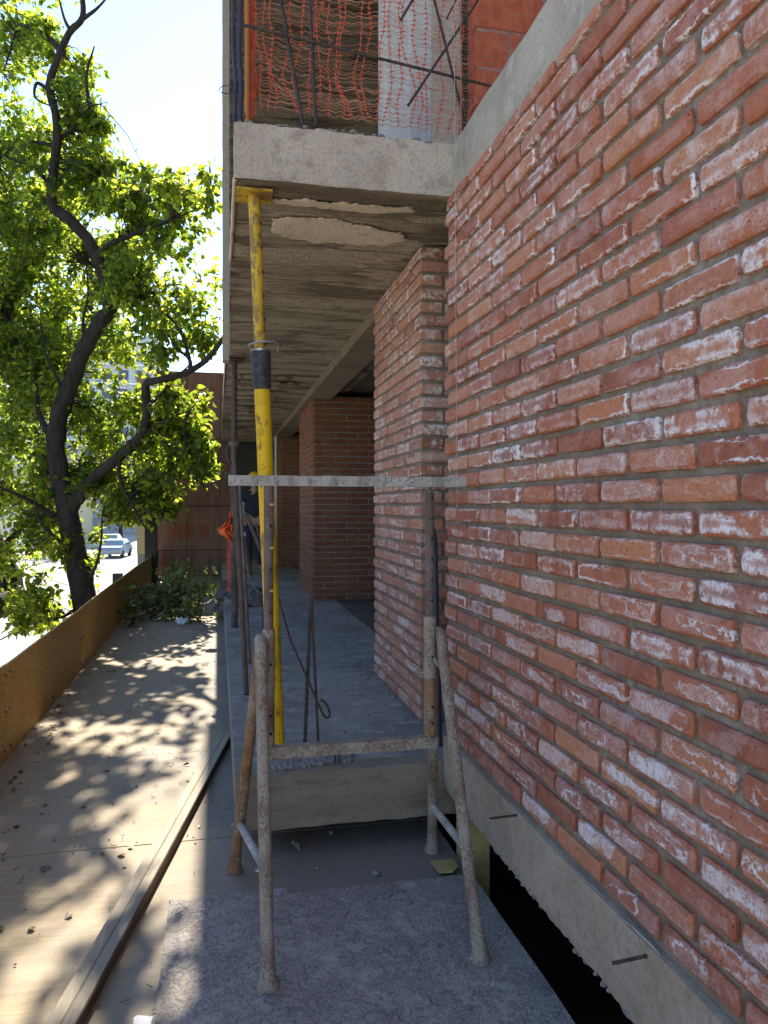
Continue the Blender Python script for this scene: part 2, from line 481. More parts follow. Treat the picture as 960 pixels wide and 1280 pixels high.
def leaf_mat(name, cols, trans, tmix=0.5):
    t = NT(name)
    ri = t.node("ShaderNodeNewGeometry").outputs["Random Per Island"]
    n = t.noise(t.pos, 1.1, 2)
    col = t.ramp(ri, [(i / (len(cols) - 1), c) for i, c in enumerate(cols)])
    fr_ = t.math('FRACT', t.math('MULTIPLY', ri, 17.3))
    tc = t.mix(t.ss(t.math('ADD', t.math('MULTIPLY', fr_, 0.6), t.math('MULTIPLY', n, 0.4)), 0.3, 0.75), trans[0], trans[1])
    tc = t.mix(t.ss(t.math('FRACT', t.math('MULTIPLY', ri, 5.7)), 0.28, 0.50, 0.7, 0.0), tc, (0.05, 0.085, 0.012))
    t.set(t.b.inputs["Base Color"], col); t.b.inputs["Roughness"].default_value = 0.45
    t.b.inputs["Specular IOR Level"].default_value = 0.4
    tr = t.node("ShaderNodeBsdfTranslucent"); t.set(tr.inputs["Color"], tc)
    mx = t.node("ShaderNodeMixShader"); mx.inputs[0].default_value = tmix
    t.t.links.new(t.b.outputs[0], mx.inputs[1]); t.t.links.new(tr.outputs[0], mx.inputs[2])
    t.t.links.new(mx.outputs[0], t.out.inputs["Surface"])
    return t.m

def soffit_mat(name, k=1.0):
    """board-formed concrete underside: bands across the passage, pale lumps and dark damp stains"""
    t = NT(name)
    wob = t.noise(t.scale(t.pos, (0.8, 2.2, 1)), 1.6, 4, 0.6)
    xyz = t.sep(t.pos)
    yy = t.math('ADD', xyz[1], t.math('MULTIPLY', wob, 0.28))
    cv = t.node("ShaderNodeCombineXYZ")
    t.set(cv.inputs[0], t.math('MULTIPLY', xyz[0], 0.35)); t.set(cv.inputs[1], yy)
    band = t.noise(cv.outputs[0], 3.6, 3, 0.6)
    fine = t.noise(t.scale(t.pos, (0.4, 3, 1)), 9, 4, 0.7)
    gr = t.noise(t.pos, 75, 3, 0.7)
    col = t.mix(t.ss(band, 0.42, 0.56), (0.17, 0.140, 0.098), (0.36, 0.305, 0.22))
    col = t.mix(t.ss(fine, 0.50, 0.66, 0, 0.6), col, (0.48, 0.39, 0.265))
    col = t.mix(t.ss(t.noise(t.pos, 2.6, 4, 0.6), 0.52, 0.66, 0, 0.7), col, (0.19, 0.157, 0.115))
    pv_ = t.noise(t.scale(t.vmath('ADD', t.pos, (3.1, 0.7, 0)), (0.8, 3.0, 1)), 1.5, 3, 0.55)
    pale = t.math('MULTIPLY', t.ss(pv_, 0.485, 0.525), t.ss(gr, 0.30, 0.52, 0.45, 1.0))
    mid = t.noise(t.scale(t.pos, (0.7, 1.6, 1)), 21, 5, 0.7)
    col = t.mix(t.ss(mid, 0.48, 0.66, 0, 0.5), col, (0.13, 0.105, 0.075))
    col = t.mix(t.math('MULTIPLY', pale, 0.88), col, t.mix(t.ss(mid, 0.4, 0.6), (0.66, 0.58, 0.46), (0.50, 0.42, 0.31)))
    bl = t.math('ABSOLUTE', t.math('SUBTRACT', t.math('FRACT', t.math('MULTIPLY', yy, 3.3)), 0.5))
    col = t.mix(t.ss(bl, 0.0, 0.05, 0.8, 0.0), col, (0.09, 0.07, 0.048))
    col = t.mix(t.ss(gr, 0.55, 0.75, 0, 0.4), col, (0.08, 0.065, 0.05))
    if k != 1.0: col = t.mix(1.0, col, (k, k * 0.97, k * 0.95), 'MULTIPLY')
    t.bump(t.math('ADD', t.math('MULTIPLY', band, 1.2), t.math('ADD', t.math('ADD', t.math('MULTIPLY', fine, 0.6), pale), t.math('ADD', t.math('MULTIPLY', mid, 0.8), t.math('MULTIPLY', gr, 0.4)))), 0.9, 0.025)
    return t.done(col, 0.92)

def paint_mat(name, c, chip, under, rough=0.45, amt=0.62):
    t = NT(name)
    a = t.noise(t.scale(t.pos, (1, 1, 0.5)), 30, 5, 0.68); b = t.noise(t.pos, 6, 3)
    xyz = t.sep(t.pos)
    f = t.ss(t.math('ADD', t.math('MULTIPLY', a, 0.75), t.math('MULTIPLY', b, 0.25)), amt - 0.06, amt)
    col = t.mix(t.ss(b, 0.4, 0.65), c, tuple(x * 0.72 for x in c))
    col = t.mix(f, col, chip)
    col = t.mix(t.ss(t.noise(t.pos, 150, 2), 0.64, 0.72), col, under)
    t.bump(t.math('SUBTRACT', 1.0, f), 0.35, 0.003)
    return t.done(col, rough)

M = {}
M['brick'] = brick_mat("brick_clay", 1.0)
M['brick_pier'] = brick_mat("brick_clay_pier", 0.95, dusty=0.26)
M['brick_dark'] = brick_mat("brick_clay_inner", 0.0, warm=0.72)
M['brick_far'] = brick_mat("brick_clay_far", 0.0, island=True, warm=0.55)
M['mortar'] = mortar_mat("mortar", (0.27, 0.225, 0.168), (0.19, 0.155, 0.112))
M['lip'] = mortar_mat("mortar_lip", (0.42, 0.38, 0.33), (0.27, 0.24, 0.20))
M['concrete'] = concrete_mat("concrete_slab", (0.42, 0.355, 0.275), (0.55, 0.475, 0.375), (0.30, 0.25, 0.185), bump=0.8)
M['beam'] = concrete_mat("concrete_beam", (0.37, 0.295, 0.215), (0.45, 0.375, 0.29), (0.29, 0.23, 0.165), bump=0.5)
M['band'] = concrete_mat("concrete_band", (0.50, 0.445, 0.345), (0.36, 0.32, 0.25), (0.58, 0.52, 0.42))
M['step'] = concrete_mat("concrete_step", (0.22, 0.175, 0.125), (0.29, 0.24, 0.18), (0.15, 0.12, 0.09), streak=(0.5, 1, 2.2))
M['floor'] = concrete_mat("concrete_floor", (0.195, 0.182, 0.165), (0.285, 0.268, 0.245), (0.42, 0.40, 0.365), bump=1.0)
M['soffit'] = soffit_mat("concrete_soffit")
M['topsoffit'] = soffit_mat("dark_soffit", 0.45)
M['patch'] = concrete_mat("pale_mortar_patch", (0.66, 0.55, 0.40), (0.74, 0.63, 0.48), (0.46, 0.36, 0.25), bump=1.0)
M['column'] = concrete_mat("concrete_column", (0.52, 0.475, 0.40), (0.62, 0.575, 0.50), (0.40, 0.365, 0.31), streak=(2.2, 2.2, 0.22), bump=0.15)
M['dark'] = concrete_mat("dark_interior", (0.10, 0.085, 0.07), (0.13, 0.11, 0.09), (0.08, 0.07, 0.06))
M['block'] = simple_mat("terracotta_block", (0.52, 0.185, 0.105), (0.42, 0.135, 0.075), 22, 0.85, bump=0.4)
M['blockmortar'] = mortar_mat("block_mortar", (0.42, 0.33, 0.28), (0.33, 0.25, 0.21))
M['ply'] = ply_mat("deck_plywood", (0.44, 0.345, 0.215), (0.355, 0.27, 0.16), (0.37, 0.315, 0.24), shade_grime=True)
M['osbdust'] = osb_mat("dusty_osb", (0.30, 0.262, 0.228), (0.135, 0.114, 0.10), (0.48, 0.435, 0.385), (0.315, 0.285, 0.26), 0.34, bump=0.6, sc=1.05, smear=True)
M['osb'] = osb_mat("fence_osb", (0.66, 0.41, 0.135), (0.52, 0.30, 0.09), (0.74, 0.50, 0.20), rough=0.6, bump=0.15, sc=0.9)
M['yellowply'] = ply_mat("formwork_plywood", (0.46, 0.35, 0.12), (0.38, 0.27, 0.085), (0.40, 0.32, 0.16), axis=(3, 3, 14))
M['timber'] = ply_mat("weathered_timber", (0.36, 0.305, 0.225), (0.27, 0.222, 0.155), (0.32, 0.285, 0.225), axis=(16, 1.2, 16))
M['timber_edge'] = simple_mat("timber_edge", (0.10, 0.07, 0.05), (0.17, 0.12, 0.08), 18, 0.8, streak=(1, 0.2, 3))
M['trestle'] = splat_steel("spattered_tube", (0.26, 0.195, 0.145), (0.17, 0.105, 0.07), (0.36, 0.30, 0.24), 0.75)
M['rusty'] = splat_steel("rusty_tube", (0.30, 0.155, 0.065), (0.19, 0.095, 0.05), (0.34, 0.265, 0.195), 0.52)
M['oldtube'] = splat_steel("old_tube", (0.165, 0.125, 0.115), (0.12, 0.085, 0.07), (0.27, 0.22, 0.18), 0.3)
M['topbar'] = splat_steel("cement_bar", (0.42, 0.39, 0.35), (0.26, 0.235, 0.21), (0.56, 0.53, 0.48), 0.55)
M['prop_red'] = splat_steel("brown_prop", (0.115, 0.080, 0.062), (0.075, 0.054, 0.043), (0.20, 0.155, 0.12), 0.4)
M['yellow'] = paint_mat("yellow_paint", (0.72, 0.46, 0.012), (0.30, 0.17, 0.03), (0.10, 0.07, 0.03), amt=0.60)
M['yellow_old'] = paint_mat("worn_yellow_paint", (0.62, 0.41, 0.03), (0.28, 0.17, 0.05), (0.09, 0.06, 0.03), amt=0.54)
M['black'] = simple_mat("black_collar", (0.028, 0.030, 0.034), (0.06, 0.06, 0.065), 40, 0.5)
M['steel'] = simple_mat("bare_steel", (0.36, 0.36, 0.37), (0.26, 0.25, 0.25), 40, 0.4, 0.7)
M['rebar'] = simple_mat("rebar_steel", (0.060, 0.050, 0.048), (0.11, 0.075, 0.06), 45, 0.6, 0.3, bump=0.6)
M['hole'] = simple_mat("tube_hole", (0.012, 0.011, 0.01), (0.02, 0.018, 0.016), 10, 0.9)
M['nailhead'] = simple_mat("nail_head", (0.60, 0.42, 0.12), (0.5, 0.34, 0.1), 60, 0.5)
M['pvc'] = simple_mat("dark_blue_pipe", (0.045, 0.062, 0.09), (0.065, 0.085, 0.12), 20, 0.45)
M['conduit'] = simple_mat("blue_conduit", (0.035, 0.04, 0.075), (0.055, 0.06, 0.10), 20, 0.5)
M['orangepipe'] = simple_mat("orange_pipe", (0.58, 0.20, 0.05), (0.48, 0.22, 0.06), 8, 0.6)
M['net'] = simple_mat("orange_net", (0.72, 0.13, 0.065), (0.62, 0.10, 0.05), 30, 0.6)
M['netpale'] = simple_mat("pale_net_thread", (0.66, 0.34, 0.20), (0.55, 0.26, 0.15), 30, 0.6)
M['rag'] = simple_mat("orange_rag", (0.78, 0.19, 0.06), (0.62, 0.12, 0.045), 40, 0.8)
M['string'] = simple_mat("pale_string", (0.55, 0.52, 0.47), (0.45, 0.42, 0.38), 30, 0.8)
M['bark'] = simple_mat("bark", (0.042, 0.033, 0.027), (0.020, 0.016, 0.013), 16, 0.9, bump=1.0, streak=(1, 1, 0.25))
M['leaf'] = leaf_mat("green_leaf", [(0.028, 0.055, 0.014), (0.042, 0.08, 0.016), (0.07, 0.11, 0.022)], [(0.36, 0.52, 0.03), (0.74, 0.80, 0.07)], 0.6)
M['leafcut'] = leaf_mat("cut_leaf", [(0.09, 0.13, 0.035), (0.15, 0.19, 0.05), (0.22, 0.21, 0.08)], [(0.20, 0.27, 0.04), (0.34, 0.34, 0.07)], 0.35)
M['leafdead'] = leaf_mat("dead_leaf", [(0.09, 0.06, 0.025), (0.15, 0.10, 0.035), (0.10, 0.10, 0.03)], [(0.1, 0.06, 0.02), (0.15, 0.1, 0.03)], 0.2)
M['leaffar'] = leaf_mat("far_leaf", [(0.07, 0.10, 0.04), (0.11, 0.14, 0.06)], [(0.2, 0.27, 0.07), (0.3, 0.36, 0.1)], 0.4)
M['redpanel'] = simple_mat("red_brown_panel", (0.30, 0.165, 0.135), (0.22, 0.118, 0.098), 3, 0.5, bump=0.15, streak=(4, 1, 0.5))
M['greypanel'] = simple_mat("grey_panel", (0.10, 0.105, 0.105), (0.075, 0.08, 0.08), 3, 0.6, bump=0.15)
M['darksteel'] = simple_mat("dark_post", (0.032, 0.03, 0.03), (0.05, 0.045, 0.042), 9, 0.6)
M['street'] = concrete_mat("street_asphalt", (0.44, 0.42, 0.38), (0.50, 0.475, 0.43), (0.38, 0.36, 0.33), bump=0.2)
M['sidewalk'] = concrete_mat("sidewalk_tiles", (0.52, 0.49, 0.43), (0.58, 0.55, 0.49), (0.44, 0.41, 0.37), bump=0.2)
M['facade'] = simple_mat("far_facade", (0.40, 0.42, 0.45), (0.34, 0.36, 0.39), 0.4, 0.8, bump=0.05)
M['glass'] = simple_mat("far_window", (0.05, 0.06, 0.075), (0.09, 0.10, 0.115), 0.6, 0.15, bump=0.0)
M['polebeige'] = simple_mat("pole_beige", (0.50, 0.42, 0.27), (0.43, 0.36, 0.23), 8, 0.7)
M['polegrey'] = simple_mat("pole_grey", (0.20, 0.22, 0.24), (0.25, 0.27, 0.29), 8, 0.7)
M['carpaint'] = simple_mat("car_paint", (0.30, 0.36, 0.40), (0.26, 0.31, 0.35), 3, 0.3, 0.3, bump=0.0)
M['carwhite'] = simple_mat("car_white", (0.70, 0.71, 0.71), (0.62, 0.63, 0.64), 3, 0.3, bump=0.0)
M['tyre'] = simple_mat("tyre_rubber", (0.02, 0.02, 0.02), (0.03, 0.03, 0.03), 30, 0.8)
M['paper'] = simple_mat("white_paper", (0.78, 0.77, 0.74), (0.70, 0.69, 0.66), 40, 0.8)
M['rubble'] = concrete_mat("rubble", (0.27, 0.255, 0.23), (0.20, 0.185, 0.165), (0.34, 0.325, 0.30), bump=0.8)
M['rubbledark'] = concrete_mat("dirty_rubble", (0.13, 0.115, 0.10), (0.17, 0.15, 0.13), (0.09, 0.08, 0.07), bump=0.8)
M['skin'] = simple_mat("skin", (0.42, 0.24, 0.16), (0.38, 0.21, 0.14), 30, 0.6, bump=0.05)
M['navy'] = simple_mat("navy_cloth", (0.022, 0.028, 0.05), (0.035, 0.04, 0.065), 25, 0.9)
M['paleblue'] = simple_mat("pale_blue_cloth", (0.32, 0.46, 0.56), (0.26, 0.38, 0.48), 25, 0.9)
M['helmet'] = simple_mat("yellow_helmet", (0.75, 0.50, 0.03), (0.68, 0.44, 0.02), 25, 0.35, bump=0.0)
M['hair'] = simple_mat("dark_hair", (0.02, 0.015, 0.012), (0.03, 0.022, 0.018), 60, 0.7)
M['graffiti'] = simple_mat("faded_red_paint", (0.36, 0.10, 0.05), (0.30, 0.13, 0.07), 14, 0.7, bump=0.05)
M['whiteboard'] = simple_mat("pale_pipe", (0.45, 0.45, 0.43), (0.36, 0.36, 0.34), 12, 0.6)

# ------------------------------------------------------------------ ground, street, deck
DECK_X0, DECK_X1 = -1.18, 0.97
STREET_Z = -2.75
sw = MB()
sw.box(-3.6, 60, -30, 220, STREET_Z - 0.5, STREET_Z + 0.13)
setp(sw.build("pavement", M['sidewalk']), kind='structure')
st = MB()
st.add([(-420, -200, STREET_Z), (420, -200, STREET_Z), (420, 700, STREET_Z), (-420, 700, STREET_Z)], [(0, 1, 2, 3)])
setp(st.build("street", M['street']), kind='structure')
sw2 = MB()
sw2.box(-60, -12.5, -30, 96, STREET_Z - 0.5, STREET_Z + 0.12)
setp(sw2.build("far_pavement", M['sidewalk']), kind='structure')

deck = thing("deck", None, None, kind='structure')
ys = [-1.48 + 1.22 * k for k in range(15)] + [16.25]
for a, b in zip(ys[:-1], ys[1:]):
    dz = random.uniform(-0.0015, 0.0015)
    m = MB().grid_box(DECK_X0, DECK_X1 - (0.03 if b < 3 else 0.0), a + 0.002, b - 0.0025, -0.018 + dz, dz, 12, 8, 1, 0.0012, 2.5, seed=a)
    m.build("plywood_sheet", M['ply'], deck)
scr = MB()
for a, b in zip(ys[:-1], ys[1:]):
    if b < 1 or a > 12: continue
    for yv in (a + 0.03, b - 0.03):
        for k in range(9):
            x = DECK_X0 + 0.06 + k * 0.255 + random.uniform(-.02, .02)
            y = yv + random.uniform(-.006, .006)
            if x < DECK_X1 - 0.05 and not (x > -0.18 and y < 2.9): scr.tube([(x, y, 0.0005), (x, y, 0.003)], 0.0045, 6)
setp(scr.build("screw_heads", M['rebar'], deck), kind='stuff')
# ledger under the sheets
for x in (-1.1, -0.1, 0.80):
    MB().box(x - 0.05, x + 0.05, -1.4, 16.2, -0.17, -0.0215).build("joist", M['timber_edge'], deck)
# dusty OSB sheet laid over the deck, back edge broken
def osb_edge(p, i, j, k):
    if j == 14:
        return p + Vector((0, (0.012 if p.x < 0.26 else -0.03) + 0.014 * mnoise.noise(p * 13) + 0.008 * mnoise.noise(p * 40), 0))
    if i == 90: return p + Vector((0.004 * mnoise.noise(p * 25), 0, 0))
    return p
m = MB().grid_box(-0.172, 0.972, 0.35, 2.86, 0.0035, 0.0135, 90, 14, 1, 0.0008, 3, fn=osb_edge)
setp(m.build("osb_sheet", M['osbdust']), "dusty grey strand board sheet lying under the trestle's front feet", "board")

# ------------------------------------------------------------------ brick makers
BL, BH, CH, CL = 0.2480, 0.0518, 0.07, 0.266
def brick_front_mesh(L, H, depth, seed):
    """a brick seen from its stretcher face (-X): rough outline, chamfered arris"""
    rng = random.Random(seed)
    pts = []
    ny = 4 if L > 0.15 else (3 if L > 0.07 else 2)
    c = min(0.006, L * 0.2)
    def j(a): return rng.uniform(-a, a)
    for i in range(ny): pts.append((-L / 2 + c + (L - 2 * c) * i / (ny - 1), -H / 2 + j(0.0012)))
    pts.append((L / 2 + j(0.0015), -H / 4)); pts.append((L / 2 + j(0.0015), H / 4))
    for i in range(ny): pts.append((L / 2 - c - (L - 2 * c) * i / (ny - 1), H / 2 + j(0.0012)))
    pts.append((-L / 2 + j(0.0015), H / 4)); pts.append((-L / 2 + j(0.0015), -H / 4))
    n = len(pts)
    ch = 0.0055
    inn = []
    for (y, z) in pts:
        k = ch + rng.uniform(-0.0012, 0.0030)
        inn.append((y - math.copysign(min(k, L * .3), y), z - math.copysign(k, z)))
    vs = [(rng.uniform(-0.0006, 0.0006), y, z) for y, z in inn] + [(ch, y, z) for y, z in pts] + [(depth, y, z) for y, z in pts]
    fs = [tuple(range(n - 1, -1, -1))]
    for i in range(n):
        k = (i + 1) % n
        fs.append((i, k, n + k, n + i)); fs.append((n + i, n + k, 2 * n + k, 2 * n + i))
    me = bpy.data.meshes.new("brick")
    me.from_pydata(vs, [], fs)
    bm = bmesh.new(); bm.from_mesh(me); bmesh.ops.recalc_face_normals(bm, faces=bm.faces); bm.to_mesh(me); bm.free()
    return me
def brick_box_mesh(lx, ly, lz, seed):
    """a whole brick with worn arrises, for corners"""
    rng = random.Random(seed)
    bm = bmesh.new()
    bmesh.ops.create_cube(bm, size=1)
    for v in bm.verts: v.co = Vector((v.co.x * lx, v.co.y * ly, v.co.z * lz))
    bmesh.ops.bevel(bm, geom=list(bm.edges), offset=0.0035, segments=1, affect='EDGES')
    for v in bm.verts: v.co += Vector((rng.uniform(-1, 1), rng.uniform(-1, 1), rng.uniform(-1, 1))) * 0.0009
    bmesh.ops.recalc_face_normals(bm, faces=bm.faces)
    me = bpy.data.meshes.new("brick")
    bm.to_mesh(me); bm.free()
    return me
_cache = {}
def front_mesh(L, H, mat, depth=0.11, nvar=14):
    key = ('f', round(L, 3), round(H, 3), mat, random.randrange(nvar))
    if key not in _cache:
        me = brick_front_mesh(L, H, depth, zlib.crc32(repr(key).encode()) & 0xffff)
        me.materials.append(M[mat])
        _cache[key] = me
    return _cache[key]
def box_mesh(lx, ly, lz, mat, nvar=6):
    key = ('b', round(lx, 3), round(ly, 3), round(lz, 3), mat, random.randrange(nvar))
    if key not in _cache:
        me = brick_box_mesh(lx, ly, lz, zlib.crc32(repr(key).encode()) & 0xffff)
        me.materials.append(M[mat])
        _cache[key] = me
    return _cache[key]

# ------------------------------------------------------------------ near brick wall (right)
WX, WY1 = 0.957, 3.15
wall = thing("brick_wall", "long red brick wall with white salt stains filling the right side", "wall", (WX, 1.5, 0.47))
core = MB().grid_box(WX + 0.0150, WX + 0.25, -1.4, WY1 - 0.012, 0.455, 2.757, 1, 160, 60, 0.0022, 22)
core.build("mortar_bed", M['mortar'], wall)
near_rows = []
for k in range(-14, 19):
    z0 = CAMZ + k * CH
    H = BH if k < 18 else 0.036
    zc = z0 + 0.0091 + H / 2
    base = 1.523 + (0.133 if k % 2 else 0.0) + random.uniform(-0.006, 0.006)
    n = -12
    while True:
        y0, y1 = base + n * CL + 0.009, base + (n + 1) * CL - 0.009
        n += 1
        if y0 > WY1 - 0.03: break
        end = y1 > WY1 - 0.012
        y1 = min(y1, WY1 + random.uniform(-0.004, 0.005))
        if y1 < -1.38: continue
        y0 = max(y0, -1.4)
        L = y1 - y0
        near_rows.append((0.5 * (y0 + y1), zc, L, H, end))
near_rows.sort(key=lambda r: -r[0])
stuffmb = MB()
cnt = 0
# visible limit of this wall: the right frame edge meets it near Y = 1.18 (bricks beyond that, towards the camera, are joined)
for (yc, zc, L, H, end) in near_rows:
    vis = yc + L / 2 > 1.12 and cnt < 300
    ecc = (WX + random.uniform(-0.0028, 0.0028), yc, zc + random.uniform(-0.0018, 0.0018))
    rot = (random.uniform(-0.006, 0.006), random.uniform(-0.012, 0.012), random.uniform(-0.006, 0.006))
    Lm = round((L - random.choice((0, 0, 0.003, 0.006))) / 0.004) * 0.004
    if vis:
        o = link("brick", front_mesh(max(Lm, 0.028), H, 'brick'), wall)
        o.location, o.rotation_euler = ecc, rot
        cnt += 1
    else:
        me = front_mesh(max(Lm, 0.028), H, 'brick')
        mt = Matrix.Translation(ecc)
        stuffmb.add([mt @ v.co for v in me.vertices], [tuple(p.vertices) for p in me.polygons])
M['brick_joined'] = brick_mat("brick_clay_joined", 0.7, island=True)
if stuffmb.v:
    setp(stuffmb.build("bricks_beyond_frame", M['brick_joined'], wall), kind='stuff')
# broken mortar lip along the foot of the wall
lip = MB()
yy = -1.4
while yy < WY1 - 0.05:
    ln = random.uniform(0.06, 0.22)
    if random.random() < 0.5:
        w = random.uniform(0.002, 0.007)
        pts = [(WX - 0.004 - w * 0.3 + random.uniform(-0.003, 0.003), yy + ln * i / 5, 0.4605 + random.uniform(-0.003, 0.003)) for i in range(6)]
        lip.tube(pts, [w * 0.25, w * 0.6, w * 0.7, w * 0.5, w * 0.65, w * 0.2], 5)
    yy += ln * random.uniform(0.9, 1.5)
lip.build("mortar_lip", M['lip'], wall)

# concrete beam carrying that wall
def beam_edge(p, i, j, k):
    if k == 0 and i == 0:
        return p + Vector((0.003, 0, 0.022 * mnoise.noise(Vector((p.y * 7, 3.1, 0))) + 0.012 * mnoise.noise(Vector((p.y * 33, 1, 0))) - 0.006))
    return p
beam = thing("concrete_beam", "concrete ground beam with ragged lower edge beneath the brick wall", "beam", (1.05, 1.5, 0.25))
MB().grid_box(0.951, 1.2, -1.4, 3.152, 0.245, 0.4545, 1, 260, 5, 0.0025, 9, fn=beam_edge).build("beam_body", M['beam'], beam)
crumb = MB()
for i in range(70):
    y = random.uniform(0.9, 2.9)
    crumb.lump((0.957 + random.uniform(-0.004, 0.004), y, 0.242 + random.uniform(-0.008, 0.010)), random.uniform(0.004, 0.012), i)
setp(crumb.build("edge_crumbs", M['rubble'], beam), kind='stuff')

# steel pins sticking out of the beam
for lab, a, b in (("dark steel pin jutting out of the beam near the trestle", (612, 1023), (646, 1019)), ("flat dark steel pin jutting out of the beam at lower right", (766, 1204), (808, 1195))):
    q = at(b[0], b[1], X=0.951)
    p = at(a[0], a[1], Y=q.y - 0.005)
    t = MB()
    t.tube([q + (q - p) * 0.3, q, (p + q) / 2, p], 0.0042, 6)
    t.lump(q, 0.007, 3)
    setp(t.build("steel_pin", M['rebar']), lab, "steel pin", "steel pins in the beam")

# ------------------------------------------------------------------ slabs
Y0 = 3.16
fs = thing("floor_slab", "raised grey concrete floor slab with a thick front edge behind the trestle", "slab", (1, Y0, 0.114))
def step_edge(p, i, j, k):
    q = p.copy()
    if j == 0 and k == 4: q.z += 0.010 * mnoise.noise(Vector((p.x * 14, 0, 5))) - 0.003; q.y += 0.012 + 0.008 * mnoise.noise(Vector((p.x * 9, 2, 0)))
    if j == 0 and k == 0: q.z += 0.007 * mnoise.noise(Vector((p.x * 11, 0, 9)))
    return q
MB().grid_box(0.07, 1.25, Y0, Y0 + 0.12, 0.114, 0.341, 60, 3, 4, 0.0028, 7, fn=step_edge).build("front_edge", M['step'], fs)
def floor_fn(p, i, j, k):
    if k == 1: p.z += 0.006 * mnoise.noise(p * 5) + 0.003 * mnoise.noise(p * 19)
    return p
MB().grid_box(0.072, 1.35, Y0 + 0.118, 16.24, 0.118, 0.3405, 24, 160, 1, fn=floor_fn).build("floor_surface", M['floor'], fs)
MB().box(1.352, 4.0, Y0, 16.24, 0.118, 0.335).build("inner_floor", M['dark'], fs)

us = thing("upper_slab", "upper concrete balcony slab with stained underside held by the yellow prop", "slab", (1, Y0, 2.79))
SOF = 2.792
def front_fn(p, i, j, k):
    q = p.copy()
    if k == 5 and j == 0: q.z += 0.012 * mnoise.noise(Vector((p.x * 13, 1, 5))) + 0.006 * mnoise.noise(Vector((p.x * 45, 1, 5)))
    if k == 0 and j == 0: q.z += 0.005 * mnoise.noise(Vector((p.x * 9, 7, 5)))
    return q
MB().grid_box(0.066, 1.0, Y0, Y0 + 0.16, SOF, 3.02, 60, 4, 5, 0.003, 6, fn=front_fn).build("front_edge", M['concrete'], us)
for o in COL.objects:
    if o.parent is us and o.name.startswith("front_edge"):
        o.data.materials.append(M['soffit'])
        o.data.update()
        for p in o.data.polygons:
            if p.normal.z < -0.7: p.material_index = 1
def sof_fn(p, i, j, k):
    if k == 0:
        b = mnoise.noise(Vector((p.x * 0.5, p.y * 4.2, 3)))
        p.z += 0.006 * b + 0.002 * mnoise.noise(p * 11)
    return p
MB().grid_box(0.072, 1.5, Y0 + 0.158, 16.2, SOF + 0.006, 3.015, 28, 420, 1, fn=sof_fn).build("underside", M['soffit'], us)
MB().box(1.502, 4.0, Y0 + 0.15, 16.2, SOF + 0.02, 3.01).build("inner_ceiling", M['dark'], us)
MB().grid_box(1.03, 1.30, 4.97, 16.2, SOF - 0.09, SOF - 0.004, 3, 60, 2, 0.003, 5).build("edge_beam", M['step'], us)
MB().grid_box(1.0, 1.25, -1.4, Y0 + 0.10, 2.762, 3.02, 1, 110, 5, 0.004, 6).build("side_band", M['band'], us)
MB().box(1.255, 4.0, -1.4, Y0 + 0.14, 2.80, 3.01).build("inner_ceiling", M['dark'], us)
# raw left lip of the slab: paler cement skin hanging at the edge
lipm = MB()
for (ya, yb) in ((Y0 + 0.02, 4.25), (4.95, 9.5)):
    n = int((yb - ya) / 0.03)
    pts = [(0.070 + 0.003 * mnoise.noise(Vector((ya + (yb - ya) * i / n, 0, 0)) * 8), ya + (yb - ya) * i / n, SOF + 0.004 + 0.006 * mnoise.noise(Vector((ya + (yb - ya) * i / n, 4, 0)) * 14)) for i in range(n + 1)]
    lipm.tube(pts, 0.010, 5)
lipm.build("edge_lip", M['patch'], us)
# pale patches on the underside
def soffit_patch(corners, th, seed, mat='patch', name="pale_patch"):
    pts = [at(x, y, Z=SOF) for x, y in corners]
    out = []
    N = len(pts)
    for i in range(N):
        a, b = pts[i], pts[(i + 1) % N]
        for k in range(26):
            p = a.lerp(b, k / 26)
            out.append(p + Vector((0.030 * mnoise.noise(p * 12 + Vector((seed, 0, 0))) + 0.014 * mnoise.noise(p * 55), 0.032 * mnoise.noise(p * 9 + Vector((0, seed, 3))) + 0.018 * mnoise.noise(p * 48 + Vector((4, seed, 0))), 0)))
    c = sum(out, Vector()) / len(out)
    n = len(out)
    rings = [(1.0, -0.004), (0.965, th * 0.25), (0.88, th * 0.8), (0.75, th), (0.55, th), (0.35, th), (0.15, th)]
    vs, fs_ = [], []
    for f, d in rings:
        for p in out:
            q = c + (p - c) * f
            vs.append((q.x, q.y, SOF - d - 0.006 - (0.0025 * mnoise.noise(q * 14) if d > 0 else 0)))
    vs.append((c.x, c.y, SOF - th - 0.006))
    for r in range(len(rings) - 1):
        for i in range(n):
            k = (i + 1) % n
            fs_.append((r * n + i, (r + 1) * n + i, (r + 1) * n + k, r * n + k))
    for i in range(n): fs_.append(((len(rings) - 1) * n + i, len(rings) * n, (len(rings) - 1) * n + (i + 1) % n))
    mm = MB().add(vs, fs_)
    mm.build(name, M[mat], us)
soffit_patch([(336, 247), (420, 252), (505, 258), (520, 264), (470, 266), (400, 258), (345, 254)], 0.003, 1)
soffit_patch([(338, 272), (400, 270), (450, 281), (505, 292), (512, 298), (480, 306), (425, 303), (390, 303), (352, 296), (342, 288)], 0.003, 2)
for i in range(11):
    ya = at(350, 470 + i * 6.5, Z=SOF).y
    x0 = 0.16 + random.uniform(-0.03, 0.1); x1 = 0.75 + random.uniform(-0.1, 0.2)
    q = MB()
    pts = [(x0 + (x1 - x0) * k / 10, ya + 0.05 * mnoise.noise(Vector((k * 0.5, i * 3.0, 0))), SOF - 0.016) for k in range(11)]
    q.tube(pts, [0.004] + [0.018 + 0.01 * random.random() for _ in range(9)] + [0.004], 6)
    q.build("mortar_ridge", M['soffit'], us)
